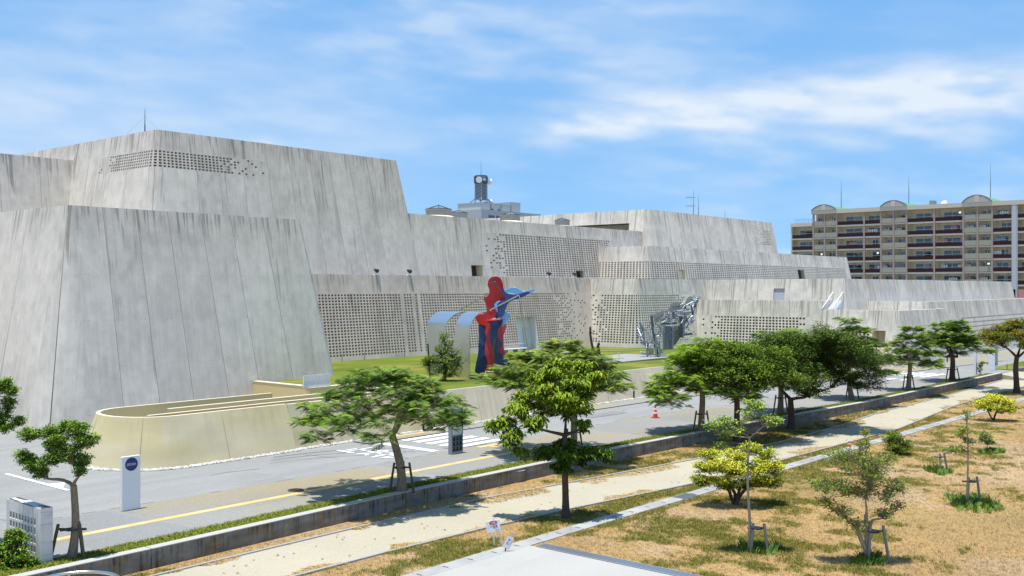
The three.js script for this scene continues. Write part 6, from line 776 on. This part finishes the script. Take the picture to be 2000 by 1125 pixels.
{ // lawn: bushy tree before the steel arch, dead trunks
  let p = base(868, 743, 1.65), s = p.s; const q = (px, py, z, r, h, tone = 0) => ({ x: (px - p.px) * s, y: (p.py - py) * s, z, r, h, tone });
  tree({ ...DE, puff: 1.25, seed: 231, pos: p, y0: 1.62, label: 'bushy reddish-green tree in front of the bent steel arch on the lawn', pal: 'bush', len: 0.15, twigs: 30, perTwig: 10, trunkR: 0.1, forks: [[0, 1.1, 0], [0.2, 1.0, 0]], bark: M.barkDark, pads: [[872, 668, 0, .4, .35], [862, 685, .2, .5, .35], [884, 690, .1, .5, .35], [848, 702, .2, .5, .35], [872, 706, .5, .6, .35], [895, 706, .1, .45, .35], [838, 712, 0, .4, .3], [858, 722, .4, .5, .3, -.2], [885, 722, .4, .5, .3, -.2], [868, 656, 0, .25, .25], [830, 705, 0, .25, .25]].map((a) => q(...a)) });
  const dead = (px, py, top, label, lean, r0, y0 = 1.62) => { const b = base(px, py, y0), t = thing('dead_trunk', label, 'dead tree', [b.a, y0 - 0.05, -b.b]), h = (py - top) * b.s, m = new MB(), P = [0, .25, .5, .75, 1].map((k) => RIGHT.clone().multiplyScalar(lean * k + 0.05 * Math.sin(k * 7)).setY(h * k)); m.tube(P, [r0 * 1.3, r0, r0 * 0.95, r0 * 0.9, r0 * 0.7], 9); part('trunk', m.geo(), M.barkDark, t); part('stub', bar(P[3], P[3].clone().add(v3(0.15, 0.12, 0.1)), r0 * 0.4), M.barkDark, t); return b; };
  const b = dead(966, 744, 660, 'dead dark trunk standing before the red and blue sculpture', 0.05, 0.12); stakes(b, 1.62, 'white frame of posts round the dead trunk before the sculpture', { h: 0.65, w: 0.75, m: std([0.5, 0.5, 0.47], 0.8) });
  dead(1158, 692, 637, 'tall thin dead trunk by the inner corner of the pierced walls', -0.25, 0.11, 1.5); dead(1169, 693, 668, 'short dead trunk beside the tall thin one', 0, 0.13, 1.5);
  const w = base(933, 700, 1.6), tw = thing('dead_trunk', 'thin bare stick rising left of the bushy lawn tree', 'dead tree', [at(838, 700, { d: 62 }).a, 1.6, -at(838, 700, { d: 62 }).b]); part('trunk', bar(v3(0.1, 0, 0), v3(-0.1, 2.2, 0), 0.05), M.barkDark, tw);
}
// ---------- grass
const blade = (h, n, sp, seed) => { const m = new MB(), r = mulberry(seed); for (let k = 0; k < n; k++) { const a = r() * 6.28, x = Math.cos(a) * sp * r(), z = Math.sin(a) * sp * r(), l = h * (0.6 + 0.7 * r()), t = r() * 6.28, dx = Math.cos(t) * l * 0.55, dz = Math.sin(t) * l * 0.55, w = 0.006 + h * 0.035; m.quad([x - dz / l * w, 0, z + dx / l * w], [x + dz / l * w, 0, z - dx / l * w], [x + dx * .5 + dz / l * w * .6, l * .75, z + dz * .5 - dx / l * w * .6], [x + dx, l, z + dz]); } return m.geo(); };
function scatter(name, label, n, seed, geo, sampler, tint) {
  const r = mulberry(seed), M4 = [], C = [], q = new THREE.Quaternion(), e = new THREE.Euler(); let tries = 0;
  while (M4.length < n && tries++ < n * 30) { const s = sampler(r); if (!s) continue; const k = s[3] ?? 1; M4.push(new THREE.Matrix4().compose(W3(s[0], s[1], s[2]), q.clone().setFromEuler(e.set(0, r() * 6.28, 0)), v3(k, k * (0.7 + 0.6 * r()), k))); const c = tint(r, s); C.push(col(...c)); }
  const im = shade(new THREE.InstancedMesh(geo, std([1, 1, 1], 0.85), M4.length)); im.name = numbered(name); M4.forEach((m, i) => { im.setMatrixAt(i, m); im.setColorAt(i, C[i]); }); scene.add(im); return tag(im, label, 'grass', null, 'stuff');
}
const onPath = (a, b) => { const L = (T) => { for (let i = 0; i + 1 < T.length; i++) if (a >= T[i][0] && a <= T[i + 1][0]) return lerp(T[i][1], T[i + 1][1], (a - T[i][0]) / (T[i + 1][0] - T[i][0])); return T[0][1]; }; return b > L(PATHN) - 0.05 && b < L(PATHF) + 0.05; };
const onGutter = (a, b) => Math.abs(b - gutterB(a)) < 0.34 || (a < 23.8 && b < 19.2);
const dryAt = (r, far) => { const d = 24 + (far - 24) * Math.pow(r(), 1.3), k = (r() - 0.5) * 1.16; const a = d * (k * CU + CD), b = d * (-k * CD + CU); return [a, b]; };
scatter('dry_grass', 'short dry straw-coloured grass over the brown lawn', 60000, 31, blade(0.035, 5, 0.08, 1), (r) => { const [a, b] = dryAt(r, 75); if (b > wallB(a) - 0.1 || onPath(a, b) || onGutter(a, b)) return; return [a, b, LOW, 0.7 + 0.7 * r()]; }, (r) => { const k = 0.6 + 0.7 * r(); return [0.45 * k, 0.35 * k, 0.19 * k]; });
scatter('green_grass', 'scattered green grass patches growing through the dry lawn', 60000, 33, blade(0.05, 6, 0.09, 2), (r) => { const [a, b] = dryAt(r, 80); if (b > wallB(a) - 0.1 || onPath(a, b) || onGutter(a, b)) return; const n = fbm(a / 6 + 3, b / 6, 3, 64, 95), m = fbm(a / 0.75, b / 0.75, 3, 128, 40), edge = b > 18.5 && b < 24 ? 0.10 : 0; if (n * 0.52 + m * 0.48 + edge + (a > 36 && b < 17 ? 0.03 : 0) < 0.575 + 0.16 * r()) return; return [a, b, LOW, 0.6 + 0.7 * r()]; }, (r) => { const k = 0.6 + 0.8 * r(), y = r(); return [lerp(0.14, 0.30, y) * k, lerp(0.19, 0.25, y) * k, 0.03 * k]; });
scatter('tall_grass', 'tufts of longer green grass round the lawn stakes', 1700, 35, blade(0.22, 7, 0.06, 3), (r) => { const T = [[1833, 922, .75], [1895, 988, 0.9], [1938, 884, .55], [1478, 1075, .5], [1700, 1098, .4], [1895, 980, .8]], t = T[Math.floor(r() * T.length)], c = at(t[0], t[1], { y: LOW }), a = r() * 6.28, q = t[2] * Math.pow(r(), 0.8) * (0.45 + 0.95 * vn(a * 1.6, t[0], 10, 256, 3)); return [c.a + Math.cos(a) * q * 1.2, c.b + Math.sin(a) * q, LOW, 0.5 + 0.8 * r()]; }, (r) => { const k = 0.7 + 0.6 * r(); return [0.15 * k, 0.27 * k, 0.04 * k]; });
scatter('verge_grass', 'green grass on the narrow verge behind the low wall', 34000, 37, blade(0.07, 5, 0.07, 4), (r) => { const a = lerp(10, 90, Math.pow(r(), 1.7)); return [a, wallB(a) + 0.36 + (0.74 - 0.25 * sst(40, 90, a)) * r(), 0.05, 0.6 + 0.7 * r()]; }, (r) => { const k = 0.6 + 0.8 * r(), y = r(); return [lerp(0.20, 0.36, y) * k, lerp(0.30, 0.34, y) * k, 0.035 * k]; });
scatter('fallen_leaves', 'reddish fallen leaves lying on the dry lawn', 700, 39, (() => { const m = new MB(); m.quad([0, 0, 0], [0.05, 0.012, 0.025], [0.1, 0.008, 0], [0.05, 0.016, -0.025]); return m.geo(); })(), (r) => { const [a, b] = dryAt(r, 60); if (b > wallB(a) - .1 || (a < 23.9 && b < 19.5)) return; return [a, b, LOW + 0.03, 0.7 + 0.6 * r()]; }, (r) => { const k = 0.6 + 0.7 * r(); return r() < 0.5 ? [0.28 * k, 0.06 * k, 0.03 * k] : [0.32 * k, 0.2 * k, 0.05 * k]; });
// ---------- renderer
const renderer = new THREE.WebGLRenderer({ antialias: true });
renderer.setSize(1024, 576); renderer.shadowMap.enabled = true; renderer.shadowMap.type = THREE.PCFSoftShadowMap;
renderer.toneMapping = THREE.LinearToneMapping; renderer.toneMappingExposure = EXPOSURE;
renderer.render(scene, camera);
